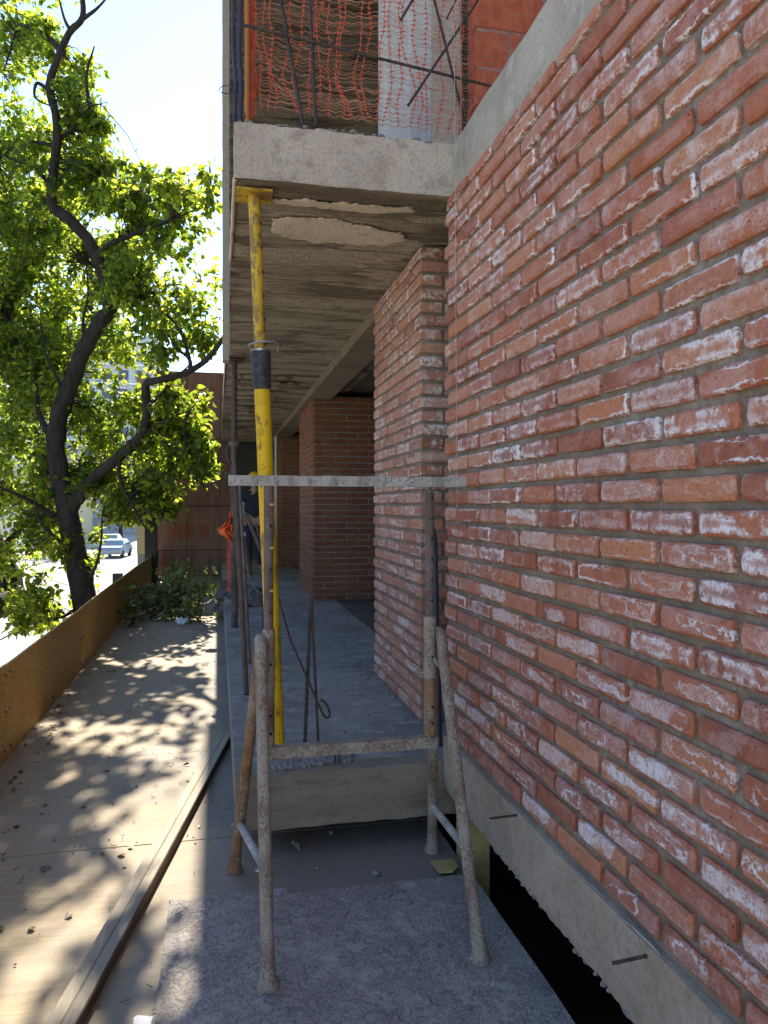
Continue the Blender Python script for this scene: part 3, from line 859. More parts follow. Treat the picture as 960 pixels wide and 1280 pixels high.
# crumbs on top of the front edge
cr = MB()
for i in range(130):
    x = random.uniform(0.08, 0.95)
    if random.random() < 0.5: x = random.gauss(0.30, 0.10)
    cr.lump((min(max(x, 0.08), 0.95), Y0 + random.uniform(0.01, 0.09), 3.022 + random.uniform(0, 0.012)), random.uniform(0.006, 0.022), i)
setp(cr.build("mortar_crumbs", M['rubble'], us), kind='stuff')

# second upper slab (ceiling of the floor above)
s2 = thing("top_slab", "stained concrete ceiling of the floor above seen behind the orange net", "slab", (1, 3.7, 5.45))
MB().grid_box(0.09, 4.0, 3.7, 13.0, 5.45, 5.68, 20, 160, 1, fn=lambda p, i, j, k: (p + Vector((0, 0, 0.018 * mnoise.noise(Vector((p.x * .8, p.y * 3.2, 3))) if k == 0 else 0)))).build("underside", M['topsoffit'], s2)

# ------------------------------------------------------------------ brick piers
def pier(label, x0, y0, y1, front_x1, z0, z1, mat_l, mat_f, piece_left=True, piece_front=True):
    root = thing("brick_pier", label, "pier", (x0, y0, z0))
    MB().grid_box(x0 + 0.012, front_x1, y0 + 0.012, y1, z0, z1, 2, 12, 20, 0.001, 20).build("mortar_bed", M['mortar'], root)
    far = MB()
    k, z = 0, z0
    rows = int(round((z1 - z0) / CH))
    hh = (z1 - z0) / rows
    H = hh - 0.0175
    def place(me, loc, rot, piece):
        if piece:
            o = link("brick", me, root)
            o.location, o.rotation_euler = loc, rot
        else:
            mt = Matrix.Translation(loc) @ Matrix.Rotation(rot[2], 4, 'Z')
            far.add([mt @ v.co for v in me.vertices], [tuple(p.vertices) for p in me.polygons])
    for k in range(rows):
        zc = z0 + k * hh + hh / 2
        jx, jy = random.uniform(-0.003, 0.003), random.uniform(-0.003, 0.003)
        if k % 2 == 0:
            lx, ly = 0.118, 0.2515
        else:
            lx, ly = 0.2515, 0.118
        lx = min(lx, front_x1 - x0)
        place(box_mesh(lx, ly, H, mat_f), (x0 + lx / 2 + jx, y0 + ly / 2 + jy, zc), (0, 0, random.uniform(-0.008, 0.008)), piece_front or piece_left)
        y = y0 + ly + 0.014
        while y < y1 - 0.03:
            L = min(BL, y1 - y)
            place(front_mesh(round(L / 0.004) * 0.004, H, mat_l, 0.06, 8), (x0 + random.uniform(-0.003, 0.003), y + L / 2, zc), (random.uniform(-.006, .006), 0, random.uniform(-.006, .006)), piece_left)
            y += CL
        x = x0 + lx + 0.014
        while x < front_x1 - 0.03:
            L = min(BL, front_x1 - x)
            place(front_mesh(round(L / 0.004) * 0.004, H, mat_f, 0.06, 8), (x + L / 2, y0 + random.uniform(-0.003, 0.003), zc), (0, random.uniform(-.006, .006), math.pi / 2), piece_front)
            x += CL
    if far.v:
        setp(far.build("far_bricks", M['brick_far'], root), kind='stuff')
    return root
pier("red brick pier just beyond the end of the long wall, side face streaked pale", 1.015, 3.76, 4.96, 1.42, 0.341, 2.786, 'brick_pier', 'brick_pier')
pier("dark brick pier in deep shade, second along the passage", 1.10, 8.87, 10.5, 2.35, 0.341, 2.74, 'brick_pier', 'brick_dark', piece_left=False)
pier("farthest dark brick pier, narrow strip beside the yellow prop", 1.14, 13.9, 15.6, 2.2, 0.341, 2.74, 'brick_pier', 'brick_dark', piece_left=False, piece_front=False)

# ------------------------------------------------------------------ unseen enclosing walls (keep light out of the dark rooms behind the facade)
MB().box(4.0, 4.2, -1.4, 16.3, STREET_Z, 5.7).build("unseen_enclosing_wall", M['dark'])
MB().box(0.985, 4.2, -1.6, -1.41, STREET_Z, 3.0).build("unseen_enclosing_wall", M['dark'])
MB().box(0.90, 0.945, -1.39, 16.2, STREET_Z, -0.175).build("unseen_enclosing_wall", M['dark'])  # unseen wall below the deck edge, added to keep street light out of the gap
for o in [o for o in COL.objects if o.name.startswith("unseen_enclosing_wall")]: setp(o, "plain concrete wall, unseen, keeping light out of the dark building", "wall", "unseen light-blocking walls")

# ------------------------------------------------------------------ floor above: column, terracotta wall, net, bars
colm = thing("concrete_column", "bright streaked concrete column standing on the upper slab behind the net", "column", (1.0, 3.45, 3.02))
MB().grid_box(0.985, 1.125, 3.45, 4.66, 3.015, 5.449, 2, 14, 24, 0.003, 5).build("shaft", M['column'], colm)
tw = thing("terracotta_wall", "orange hollow block wall above the concrete band, wrapped in net", "wall", (1.16, 3.33, 3.02))
MB().box(1.172, 2.4, 3.345, 3.48, 3.0, 5.44).build("mortar_bed", M['blockmortar'], tw)
zz = 2.94
r_ = 0
while zz < 5.3:
    x = 1.165 - (0.17 if r_ % 2 else 0)
    while x < 2.38:
        xa, xb = max(x, 1.165), min(x + 0.328, 2.4)
        if xb - xa > 0.05:
            me = box_mesh(round(xb - xa, 2), 0.10, 0.166, 'block', 3)
            o = link("block", me, tw)
            o.location = ((xa + xb) / 2, 3.39 + random.uniform(-0.004, 0.004), zz + 0.083)
        x += 0.345
    zz += 0.182
    r_ += 1

YN = 3.30
def upt(px, py, Y=YN): return at(px, py, Y=Y)
def rebar(label, pts, r=0.006, name="rebar", group="loose steel bars on the floor above", mat='rebar'):
    m = MB()
    P = [Vector(p) for p in pts]
    if len(P) == 2 and r > 0.004:
        n = max(6, int((P[1] - P[0]).length / 0.016))
        m.tube([P[0].lerp(P[1], i / n) for i in range(n + 1)], [r * (1.12 if i % 2 else 0.92) for i in range(n + 1)], 6)
    else:
        m.tube(P, r, 6)
    return setp(m.build(name, M[mat]), label, "steel bar", group)
def vup(p, dz=0.9, k=None):   # carry a bar above the frame
    return p
rebar("thick leaning starter bar, leftmost on the upper slab edge", [at(379, 158, Y=3.26), at(340, -60, Y=3.26)], 0.008)
rebar("upright starter bar right of the thick leaning one on the upper slab", [at(395, 158, Y=3.30), at(384, -60, Y=3.30)], 0.007)
rebar("long horizontal guard bar crossing in front of the orange net", [at(303, 31, Y=3.22), at(620, 109, Y=3.22)], 0.0065)
rebar("long slanting bar from the blocks down across the pale column", [at(612, -22, Y=3.17), at(510, 132, Y=3.17)], 0.006)
rebar("short slanting bar at the top over the pale column", [at(526, -18, Y=3.19), at(501, 25, Y=3.19)], 0.006)
rebar("steep slanting bar over the grey side of the column", [at(538, -20, Y=3.25), at(580, 150, Y=3.38)], 0.006)
rebar("thin faint bar at top right of the pale column", [at(572, -4, Y=3.28), at(558, 24, Y=3.28)], 0.004)

uf = thing("sky_blocker", "unseen upper block facade added to block sky light from the deck", "wall", (1.64, -2, 3.02))
MB().box(1.64, 1.8, -9.0, 3.34, 3.022, 15.0).build("blocker_wall", M['block'], uf)  # unseen tall facade and floors, added to cut sky light on the deck
for z in (5.45, 8.15, 10.85, 13.55): MB().box(0.99, 1.636, -9.0, 3.30, z, z + 0.23).build("blocker_ledge", M['band'], uf)
for z in (8.15, 10.85, 13.55): MB().box(0.09, 4.0, 3.7, 13.0, z, z + 0.23).build("blocker_plate", M['concrete'], uf)
MB().box(0.99, 1.2, -9.0, -1.62, STREET_Z, 3.018).build("blocker_lower_wall", M['band'], uf)
MB().box(2.6, 2.8, 3.6, 13.0, 5.69, 15.0).build("blocker_wall", M['block'], uf)
# orange net
net = thing("safety_net", "sagging orange construction net strung across the floor above", "net", at(430, 150, Y=3.34))
hv = MB(); hp = MB()
NCOL = 23
offs = [random.uniform(-0.35, 0.35) for _ in range(NCOL)]
def netpt(u, v):
    # u across, v from top (0) to bottom (1)
    px = 312 + (u * 275)
    py = -70 + v * (206 + 30 * u) + 16 * mnoise.noise(Vector((u * 4, v * 2, 1))) + 20 * (u - 0.4) * (1 - v)
    px += 15 * mnoise.noise(Vector((u * 6, v * 2.2, 9))) + 7 * mnoise.noise(Vector((u * 14, v * 6, 2)))
    return at(px, py, Y=3.36 + 0.05 * mnoise.noise(Vector((u * 6, v * 4, 4))))
for c in range(NCOL):
    u = (c + offs[c]) / (NCOL - 1)
    NV = 108
    pts = [netpt(u, i / NV) for i in range(NV + 1)]
    hv.tube(pts, [(0.0046 if i % 3 == 0 else 0.0016) for i in range(NV + 1)], 4)
    for i in range(0, NV, 3):
        if random.random() < 0.75:
            p = pts[i]; w_ = random.uniform(0.006, 0.016)
            hv.tube([p + Vector((-w_, 0, random.uniform(-.004, .004))), p, p + Vector((w_, 0, random.uniform(-.004, .004)))], [0.0012, 0.0026, 0.0012], 4)
for i in range(2, 62):
    v = i / 62 + random.uniform(-0.008, 0.008)
    pts = []
    for c in range(NCOL * 4):
        u = c / (NCOL * 4 - 1)
        p = netpt(u, v)
        p.z += -0.012 * abs(math.sin(u * math.pi * (NCOL - 1))) + 0.014 * mnoise.noise(Vector((u * 9, i * 0.9, 2))) + 0.05 * (0.35 - u) * (1 if u < 0.35 else 0.6)
        pts.append(p)
    a_, b_ = (0, len(pts)) if random.random() < 0.7 else sorted(random.sample(range(len(pts)), 2))
    if b_ - a_ > 3: hp.tube(pts[a_:b_], 0.0013, 3, cap=False)
hv.build("net_strand", M['net'], net)
hp.build("net_thread", M['netpale'], net)
# part of the net bunched over the blocks
bn = MB()
for i in range(17):
    x = 590 + i * 6.4
    pts = []
    for k in range(16):
        py = -30 + k * 12
        pts.append(at(x + 7 * mnoise.noise(Vector((i * 0.6, k * 0.5, 3))) + 4 * mnoise.noise(Vector((i * 2.1, k * 1.3, 8))), py + 4 * mnoise.noise(Vector((i, k, 0))), Y=3.315 + 0.012 * mnoise.noise(Vector((i, k * 0.7, 5)))))
    bn.tube(pts, 0.0012, 3, cap=False)
for k in range(22):
    pts = [at(588 + j * 6, -20 + k * 7 + 5 * mnoise.noise(Vector((j * 0.5, k * 0.7, 1))) + 6 * abs(math.sin(j * 0.9)), Y=3.312 + 0.01 * mnoise.noise(Vector((k, j * 0.6, 5)))) for j in range(18)]
    bn.tube(pts, 0.0012, 3, cap=False)
bn.build("bunched_net", M['net'], net)
# net bunch at the left end
bl = MB()
for i in range(16):
    pts = [at(309 + 11 * i / 16 + 4 * mnoise.noise(Vector((i, k * 0.4, 0))), -20 + k * 14, Y=3.36 + 0.02 * mnoise.noise(Vector((i, k * 0.5, 7)))) for k in range(13)]
    bl.tube(pts, 0.0018, 3, cap=False)
bl.build("bunched_net", M['net'], net)

# verticals at the left end of the upper floor
p0, p1 = at(278, 452, Y=4.5), at(288, -60, Y=4.5)
tp = MB().grid_box(p0.x, 0.066, 4.45, 4.56, p0.z, 6.2, 2, 2, 90, 0.003, 9)
setp(tp.build("edge_board", M['timber']), "tall rough board standing along the left edge of both slabs", "board")
for lab, xa, xb, r, mt in (("dark blue conduit pipe, leftmost of two on the upper slab corner", 293, 291, 0.0075, 'conduit'), ("dark blue conduit pipe, right of its twin on the upper slab corner", 300, 303, 0.0085, 'conduit')):
    m = MB(); m.tube([at(xa + (1.5 * math.sin(i)), 152 - i * 22, Y=3.24) if i else at(xa, 153, Y=3.24) for i in range(5)] + [at(xb, -60, Y=3.24)], r, 8)
    setp(m.build("conduit", M[mt]), lab, "conduit", "conduits on the slab corner")
m = MB(); m.tube([at(309, 153, Y=3.34), at(309, 60, Y=3.34), at(309, -60, Y=3.34)], 0.011, 10)
setp(m.build("orange_pipe", M['orangepipe']), "orange plastic pipe standing beside the dark blue conduits", "pipe")
for lab, px, py, rx, ry in (("loop of tie wire round the edge board", 283, 112, 9, 5), ("lower loop of tie wire by the slab corner", 299, 145, 8, 7)):
    m = MB(); pts = [at(px + rx * math.cos(a * .6), py + ry * math.sin(a * .6), Y=3.20 + 0.03 * math.sin(a)) for a in range(13)]
    m.tube(pts, 0.0018, 5)
    setp(m.build("tie_wire", M['rebar']), lab, "wire", "tie wires")
# mason's plumb lines
for lab, xa, xb in (("thin plumb line hanging down the near end of the brick wall", 567.5, 571.5), ("second thin plumb line, just right of the first", 576, 577)):
    X_ = 0.935
    y_ = at(xa, 0, X=X_).y
    top = at(xa, -20, Y=2.98); bot = at(xb, 655 if xa < 570 else 520, Y=2.98)
    m = MB(); m.tube([top, bot], 0.0011, 5)
    setp(m.build("plumb_line", M['string']), lab, "string", "plumb lines")

# ------------------------------------------------------------------ yellow prop
pb, pt = Vector((0.262, 3.43, 0.343)), Vector((0.152, 3.29, SOF - 0.014))
prop = thing("steel_prop", "yellow adjustable steel prop bracing the balcony slab", "prop", pb)
jt = pb.lerp(pt, (1.45 - 0.343 + (632.5 - 482) * 3.33 / 950) / (SOF - 0.343))
ax = (pt - pb).normalized()
m = MB(); m.tube([pb + ax * 0.008, jt], 0.0345, 20); m.build("outer_tube", M['yellow'], prop)
m = MB(); n_ = 24; m.tube([jt.lerp(pt, i / n_) for i in range(n_ + 1)], 0.0255, 18); m.build("inner_tube", M['yellow_old'], prop)
m = MB(); m.tube([jt - ax * 0.012, jt + ax * 0.012, jt + ax * 0.13, jt + ax * 0.15], [0.037, 0.040, 0.043, 0.043], 20); m.build("collar", M['black'], prop)
m = MB(); m.tube([jt + ax * 0.151, jt + ax * 0.160], 0.044, 20); m.build("collar_ring", M['steel'], prop)
q = jt + ax * 0.165
m = MB(); m.tube([q + Vector((-0.045, -0.03, -0.004)), q + Vector((-0.05, -0.045, 0.004)), q + Vector((-0.01, -0.06, 0.016)), q + Vector((0.06, -0.05, 0.022)), q + Vector((0.085, -0.02, 0.012)), q + Vector((0.075, 0.0, -0.01))], 0.0055, 8); m.build("pin_handle", M['steel'], prop)
m = MB()
for i in range(7):
    c = jt.lerp(pt, 0.10 + i * 0.125)
    m.tube([c + Vector((0.0215, -0.0125, 0)), c + Vector((0.0235, -0.0140, 0))], 0.0058, 8)
m.build("pin_hole", M['hole'], prop)
m = MB(); m.grid_box(pt.x - 0.075, pt.x + 0.075, pt.y - 0.075, pt.y + 0.075, SOF - 0.021, SOF - 0.013, 4, 4, 1); m.build("head_plate", M['yellow_old'], prop)
m = MB(); m.grid_box(pb.x - 0.07, pb.x + 0.07, pb.y - 0.07, pb.y + 0.07, 0.344, 0.352, 2, 2, 1); m.build("base_plate", M['yellow_old'], prop)

# ------------------------------------------------------------------ trestle
tr = thing("trestle", "cement spattered steel scaffold trestle with round A legs and crossbars", "trestle", (0.45, 2.7, 0))
YT = 2.68
JO = []
def trestle_side(foot_f, foot_r, apex, sx, sleeve_x, mats):
    fF, fR, ap = Vector(foot_f), Vector(foot_r), Vector(apex)
    rr = 0.0205
    # two legs meeting in a rounded arch
    aF, aR = ap + Vector((0, -0.062, -0.07)), ap + Vector((0, 0.062, -0.07))
    arch = []
    for i in range(9):
        a = math.pi * i / 8
        arch.append(ap + Vector((0, -0.062 * math.cos(a), -0.07 + 0.07 * math.sin(a))))
    mid = arch[:5]
    f = MB()
    pf = [fF + Vector((0, 0, 0.03)), fF.lerp(aF, 0.25), fF.lerp(aF, 0.5), fF.lerp(aF, 0.75)] + arch[:5]
    f.tube(pf, rr, 14, wob=0.035)
    f.tube([fF, fF + Vector((0, 0, 0.012)), fF + Vector((0, 0.002, 0.03)), fF.lerp(aF, 0.10)], [0.034, 0.033, 0.025, rr], 14, wob=0.04)
    f.build("leg", M[mats[0]], tr)
    f = MB()
    pr = [fR + Vector((0, 0, 0.03)), fR.lerp(aR, 0.25), fR.lerp(aR, 0.5), fR.lerp(aR, 0.75)] + arch[8:3:-1]
    f.tube(pr, rr * 0.99, 14, wob=0.035)
    f.tube([fR, fR + Vector((0, 0, 0.012)), fR + Vector((0, -0.002, 0.03)), fR.lerp(aR, 0.10)], [0.033, 0.032, 0.025, rr], 14, wob=0.04)
    f.build("leg", M[mats[1]], tr)
    # brace between the legs
    a, b = fR.lerp(aR, 0.24), fF.lerp(aF, 0.33)
    g = MB(); g.tube([a, a.lerp(b, 0.5), b], 0.0145, 10, wob=0.06); g.build("brace", M['topbar'], tr)
    JO.extend((a, b))
WELD = MB()
def weld(p, n=9, r=0.009, spread=0.02):
    for i in range(n): WELD.lump(Vector(p) + Vector((random.gauss(0, spread), random.gauss(0, spread), random.gauss(0, spread))), random.uniform(0.4, 1) * r, i + int(p[2] * 999), 0.9)
def tubeX(px, Y=YT): return at(px, 600, Y=Y).x
trestle_side((0.147, 2.29, 0.014), (0.065, 3.07, 0.0), (0.145, 2.68, 0.985), -1, 0, ('trestle', 'rusty'))
trestle_side((0.811, 2.286, 0.014), (0.880, 3.075, 0.0), (0.796, 2.70, 0.985), 1, 0, ('trestle', 'trestle'))
TOPZ = 1.538
for xi, zs, mt, me_ in ((0.174, 1.02, 'oldtube', 'trestle'), (0.757, 1.045, 'oldtube', 'trestle')):
    ps = thing("upright", None, None)
    ps.parent = tr
    ps.matrix_parent_inverse = Matrix.Translation(-Vector(tr.location))
    g = MB(); g.tube([(xi, YT, zs - 0.05), (xi, YT, TOPZ - 0.018)], 0.0168, 14); g.build("inner_tube", M[mt], ps)
    g = MB(); g.tube([(xi, YT, 0.57), (xi, YT, 0.8), (xi, YT, zs)], 0.0215, 14, wob=0.08); g.build("sleeve", M[me_ if xi < 0.5 else 'rusty'], ps)
    if xi > 0.5:
        g = MB(); g.tube([(xi, YT, 0.825), (xi, YT, zs + 0.002)], 0.0228, 14, wob=0.06); g.build("sleeve_collar", M['trestle'], ps)
    h_ = MB(); nl = MB()
    for i in range(7):
        z = zs + 0.06 + i * 0.075
        if i in (3, 5) and xi < 0.5 or (xi < .5 and i == 1):
            nl.tube([(xi + 0.006, YT - 0.012, z), (xi + 0.012, YT - 0.024, z)], 0.005, 8)
        else:
            h_.tube([(xi + 0.005, YT - 0.0145, z), (xi + 0.006, YT - 0.0175, z)], 0.0045, 8)
    for z in (0.72, 0.66, 0.9):
        h_.tube([(xi + 0.005, YT - 0.0185, z), (xi + 0.006, YT - 0.0222, z)], 0.0045, 8)
    h_.build("pin_hole", M['hole'], ps)
    if nl.v: nl.build("nail", M['nailhead'], ps)
# struts from sleeve to leg
for xa, xb in ((0.757, 0.796), (0.174, 0.150)):
    g = MB(); g.tube([(xa, YT, 0.90), (xb, YT - 0.05, 0.865)], 0.011, 8); g.build("strut", M['trestle'], tr)
g = MB().grid_box(0.036, 0.893, YT - 0.019, YT + 0.019, TOPZ - 0.018, TOPZ + 0.018, 60, 2, 3, 0.0016, 25); g.build("top_bar", M['topbar'], tr)
g = MB().grid_box(0.178, 0.782, YT - 0.030, YT - 0.022, 0.573, 0.612, 40, 1, 3, 0.0016, 25)
g.grid_box(0.178, 0.782, YT - 0.0215, YT + 0.012, 0.604, 0.611, 40, 2, 1, 0.0012, 25); g.build("lower_bar", M['trestle'], tr)

for p in JO: weld(p, 12, 0.008, 0.013)
for xi in (0.174, 0.757):
    for z in (0.592, 0.60): weld((xi, YT - 0.02, z), 8, 0.007, 0.012)
    weld((xi, YT - 0.01, TOPZ - 0.022), 8, 0.006, 0.012)
for i in range(120):
    x = random.uniform(0.05, 0.88); WELD.lump((x, YT - 0.0195, TOPZ + random.uniform(-0.016, 0.016)), random.uniform(0.0015, 0.005), i, 0.8)
for i in range(60):
    x = random.uniform(0.2, 0.77); WELD.lump((x, YT - 0.031, 0.592 + random.uniform(-0.016, 0.016)), random.uniform(0.0015, 0.006), i, 0.8)
setp(WELD.build("mortar_crust", M['topbar'], tr), kind='stuff')
# ------------------------------------------------------------------ bars, pipes and props on the floor slab
FZ = 0.343
rebar("upright dark bar standing on the slab, leftmost of two", [at(381, 930, Z=FZ), at(388, 748, Y=at(381, 930, Z=FZ).y)], 0.0085, group="bars on the floor slab")
rebar("thinner upright bar standing just right of the dark bar", [at(398, 930, Z=FZ), at(389, 748, Y=at(398, 930, Z=FZ).y)], 0.006, group="bars on the floor slab")
hook = [at(320, 655, Y=3.9), at(340, 720, Y=3.7), at(363, 800, Y=3.55), at(392, 866, Y=3.45), at(404, 893, Y=3.44), at(410, 897, Y=3.44), at(412, 892, Y=3.44), at(408, 880, Y=3.44), at(400, 874, Y=3.45)]
rebar("slanting hooked bar leaning behind the yellow prop", hook[:3] + smooth_path(hook[3:], 5), 0.0055, group="bars on the floor slab")
for i, (lab, px) in enumerate((("left stub of cut bar set in the slab edge", 418), ("right stub of cut bar set in the slab edge", 423))):
    a = at(px, 953, Z=0.35)
    rebar(lab, [a, a + Vector((0.012, 0.05, 0.03))], 0.0045, "bar_stub", "cut bar stubs")
b0 = at(548, 931, Z=FZ)
m = MB(); top_ = at(541, 655, Y=b0.y)
m.tube([b0, b0.lerp(top_, 0.5), b0.lerp(top_, 0.93), top_], [0.019, 0.019, 0.019, 0.006], 12)
setp(m.build("plastic_pipe", M['pvc']), "dark blue plastic pipe standing behind the right trestle post", "pipe")
# brown prop at the left slab edge
bp = thing("brown_prop", "rusty brown adjustable prop under the left edge of the balcony slab", "prop", (0.155, 7.1, FZ))
g = MB(); g.tube([(0.150, 7.1, 1.98), (0.150, 7.1, SOF - 0.012)], 0.027, 12); g.build("inner_tube", M['prop_red'], bp)
g = MB(); g.tube([(0.150, 7.1, FZ), (0.150, 7.1, 2.0)], 0.031, 12); g.build("outer_tube", M['prop_red'], bp)
g = MB(); g.tube([(0.150, 7.1, 1.99), (0.150, 7.1, 2.04)], 0.052, 12); g.build("collar", M['oldtube'], bp)
g = MB(); g.tube([(0.10, 7.05, 2.0), (0.08, 7.0, 1.96), (0.09, 7.0, 1.86), (0.13, 7.04, 1.83)], 0.010, 6); g.build("pin_handle", M['prop_red'], bp)
g = MB()
for i in range(6): g.tube([(0.156, 7.073, 2.12 + i * 0.1), (0.157, 7.071, 2.12 + i * 0.1)], 0.009, 8)
g.build("pin_hole", M['hole'], bp)
g = MB(); g.box(0.08, 0.24, 7.02, 7.18, SOF - 0.012, SOF - 0.004); g.build("head_plate", M['prop_red'], bp)
for lab, a, b, r, mt in (
    ("brown steel pole leaning at the left slab edge, nearest the trestle", at(308, 868, Z=FZ), at(292, 560, Y=5.0), 0.016, 'prop_red'),
    ("thin brown pole leaning behind the nearest leaning pole", at(304, 800, Z=FZ), at(289, 590, Y=6.2), 0.013, 'prop_red'),
    ("grey steel pole leaning at the left slab edge", at(312, 830, Z=FZ), at(299, 600, Y=5.6), 0.013, 'oldtube'),
    ("pale plastic pipe leaning among the clutter at the far slab edge", at(313, 716, Z=FZ + 0.02), at(304, 668, Y=8.6), 0.030, 'whiteboard'),
    ("brown bar propped slantwise behind the left trestle post", at(334, 706, Y=7.2), at(307, 641, Y=7.2), 0.020, 'oldtube'),
    ("dark short stake at the left of the trestle post", at(329, 860, Z=FZ), at(330, 760, Y=4.35), 0.012, 'rebar')):
    m = MB(); m.tube([a, a.lerp(b, 0.5), b], r, 10)
    setp(m.build("pole", M[mt]), lab, "pole", "poles leaning by the slab edge")
pw = at(345, 545, Y=12.0)
m = MB(); m.tube([(pw.x, 12.0, FZ), (pw.x, 12.0, pw.z)], 0.025, 10)
setp(m.build("pale_pipe", M['whiteboard']), "pale upright pipe in front of the farthest pier", "pipe")
# rubble
rb = MB()
for i in range(230):
    t_ = random.random()
    p = at(*[(346, 960), (430, 950)][0], Z=FZ).lerp(at(440, 948, Z=FZ), t_) + Vector((random.uniform(-.02, .02), random.uniform(-0.03, 0.06), 0))
    rb.lump((p.x, max(p.y, Y0 + 0.015), FZ + 0.002), random.uniform(0.004, 0.019), i, 0.6)
for i in range(420):
    y = random.uniform(3.7, 8.7)
    x = 1.01 - abs(random.gauss(0, 0.09)) if y < 5 else 0.98 + random.gauss(0, 0.05)
    rb.lump((x, y, FZ), random.uniform(0.003, 0.014) * (1 if random.random() < .3 else .55), i + 300, 0.6)
for i in range(160):
    rb.lump((random.uniform(0.12, 1.0), random.uniform(3.3, 6), FZ), random.uniform(0.002, 0.007), i + 900, 0.7)
setp(rb.build("rubble", M['rubble']), "grey mortar crumbs scattered on the floor slab", "rubble", kind='stuff')
rb = MB()
for i in range(60):
    rb.lump((random.gauss(0.32, 0.14), random.gauss(9.3, 0.6), FZ + random.uniform(0, 0.06)), random.uniform(0.03, 0.10), i, 0.8)
setp(rb.build("debris", M['rubbledark']), "dark heap of debris at the far slab edge", "debris", kind='stuff')
for i, (px, py, r, lab) in enumerate(((372, 1057, 0.016, "largest stone under the slab edge"), (414, 1041, 0.014, "stone right up under the slab edge"), (374, 1060, 0.010, "pale stone touching the largest stone"), (397, 1085, 0.010, "small stone on the dusty board by the trestle's middle"), (470, 1092, 0.017, "flat stone near the back edge of the dusty board"), (367, 1053, 0.012, "dark stone left of the largest stone"))):
    p = at(px, py, Z=0.006)
    m = MB(); m.lump((p.x, p.y, r * 0.5), r, i * 7, 0.75)
    setp(m.build("stone", M['rubble']), lab, "stone", "stones on the deck")
# debris specks, splinters and dead leaves on the deck
sp = MB()
for i in range(900):
    x, y = random.uniform(-1.1, 0.9), random.uniform(1.6, 9.5)
    if random.random() < 0.5: sp.lump((x, y, 0.004 if not (x > -.17 and y < 2.86) else 0.014), random.uniform(0.0015, 0.005), i, 0.5)
    else:
        a = random.uniform(0, math.pi); l = random.uniform(0.006, 0.03)
        z = 0.005 if not (x > -.17 and y < 2.86) else 0.016
        sp.bar((x, y, z), (x + math.cos(a) * l, y + math.sin(a) * l, z + random.uniform(0, 0.004)), 0.0025, 0.0018)
lf = [(random.uniform(-1.12, 0.0), random.uniform(2.0, 9.5), 0.006) for _ in range(70)] + [(random.uniform(-1.15, -1.0), random.uniform(2.5, 9.5), 0.008) for _ in range(60)]
DEAD = lf
setp(sp.build("litter", M['timber_edge']), "splinters and crumbs scattered over the plywood deck", "litter", kind='stuff')

# ------------------------------------------------------------------ timber on the deck, scraps
tb = thing("timber_beam", "long weathered timber lying along the deck by the shadow edge", "timber", (-0.1, 3.4, 0))
A = Vector((0.045, 4.80, 0)); Bv = Vector((-0.62, 1.05, 0))
dv = (Bv - A).normalized(); pv = Vector((-dv.y, dv.x, 0))
if pv.x < 0: pv = -pv
for i, (o0, o1, h) in enumerate(((-0.045, -0.0002, 0.045), (0.0002, 0.042, 0.0455))):
    g = MB()
    n = 60
    for k in range(n):
        pass
    vs, fs_ = [], []
    for k in range(n + 1):
        c = A.lerp(Bv, k / n)
        w = 0.0012 * mnoise.noise(Vector((k * 0.4, i * 5, 0)))
        for (o, z) in ((o0 + 0.002, 0.002), (o0, 0.006), (o0, h - 0.004), (o0 + 0.004, h), (o1 - 0.004, h + w), (o1, h - 0.004), (o1, 0.006), (o1 - 0.002, 0.002)):
            q = c + pv * (o + w); vs.append((q.x, q.y, z))
    for k in range(n):
        for j in range(8):
            fs_.append((k * 8 + j, k * 8 + (j + 1) % 8, (k + 1) * 8 + (j + 1) % 8, (k + 1) * 8 + j))
    fs_.append(tuple(range(7, -1, -1))); fs_.append(tuple(n * 8 + j for j in range(8)))
    g.add(vs, fs_)
    ob = g.build("plank", M['timber'], tb)
    ob.data.materials.append(M['timber_edge'])
    for p in ob.data.polygons:
        if p.index % 8 in (4, 5, 6) and i == 1: p.material_index = 1
def sheet(name, label, cat, corners, th, mat):
    n = len(corners)
    vs = [Vector(c) for c in corners] + [Vector(c) + Vector((0, 0, th)) for c in corners]
    fs_ = [tuple(range(n - 1, -1, -1)), tuple(range(n, 2 * n))] + [(i, (i + 1) % n, n + (i + 1) % n, n + i) for i in range(n)]
    return setp(MB().add(vs, fs_).build(name, M[mat]), label, cat)
sheet("plywood_scrap", "small yellow plywood offcut lying on the deck by the right rear foot", "offcut", [at(x, y, Z=0.016) for x, y in ((538, 1078), (566, 1075), (573, 1084), (566, 1091), (549, 1092))], 0.006, 'yellowply')
a = at(612, 1035, Y=3.03)
m = MB().box(0.978, a.x, 3.03, 3.05, -0.30, 0.232)
setp(m.build("formwork_board", M['yellowply']), "yellow formwork board standing in the gap under the beam", "board")
sheet("paper_scrap", "scrap of white paper on the plywood at the bottom edge", "paper", [at(x, y, Z=0.004) for x, y in ((167, 1273), (172, 1270), (191, 1272), (189, 1280), (192, 1291), (176, 1294), (166, 1290))], 0.003, 'paper')
lb = MB()
for i in range(5): lb.lump(at(222 + i * 2.6, 776 + (i % 2) * 2, Z=0.03), 0.035 + 0.012 * (i % 3), i + 3, 0.8)
setp(lb.build("plastic_bag", M['paper']), "crumpled white bag in front of the cut branches", "bag")

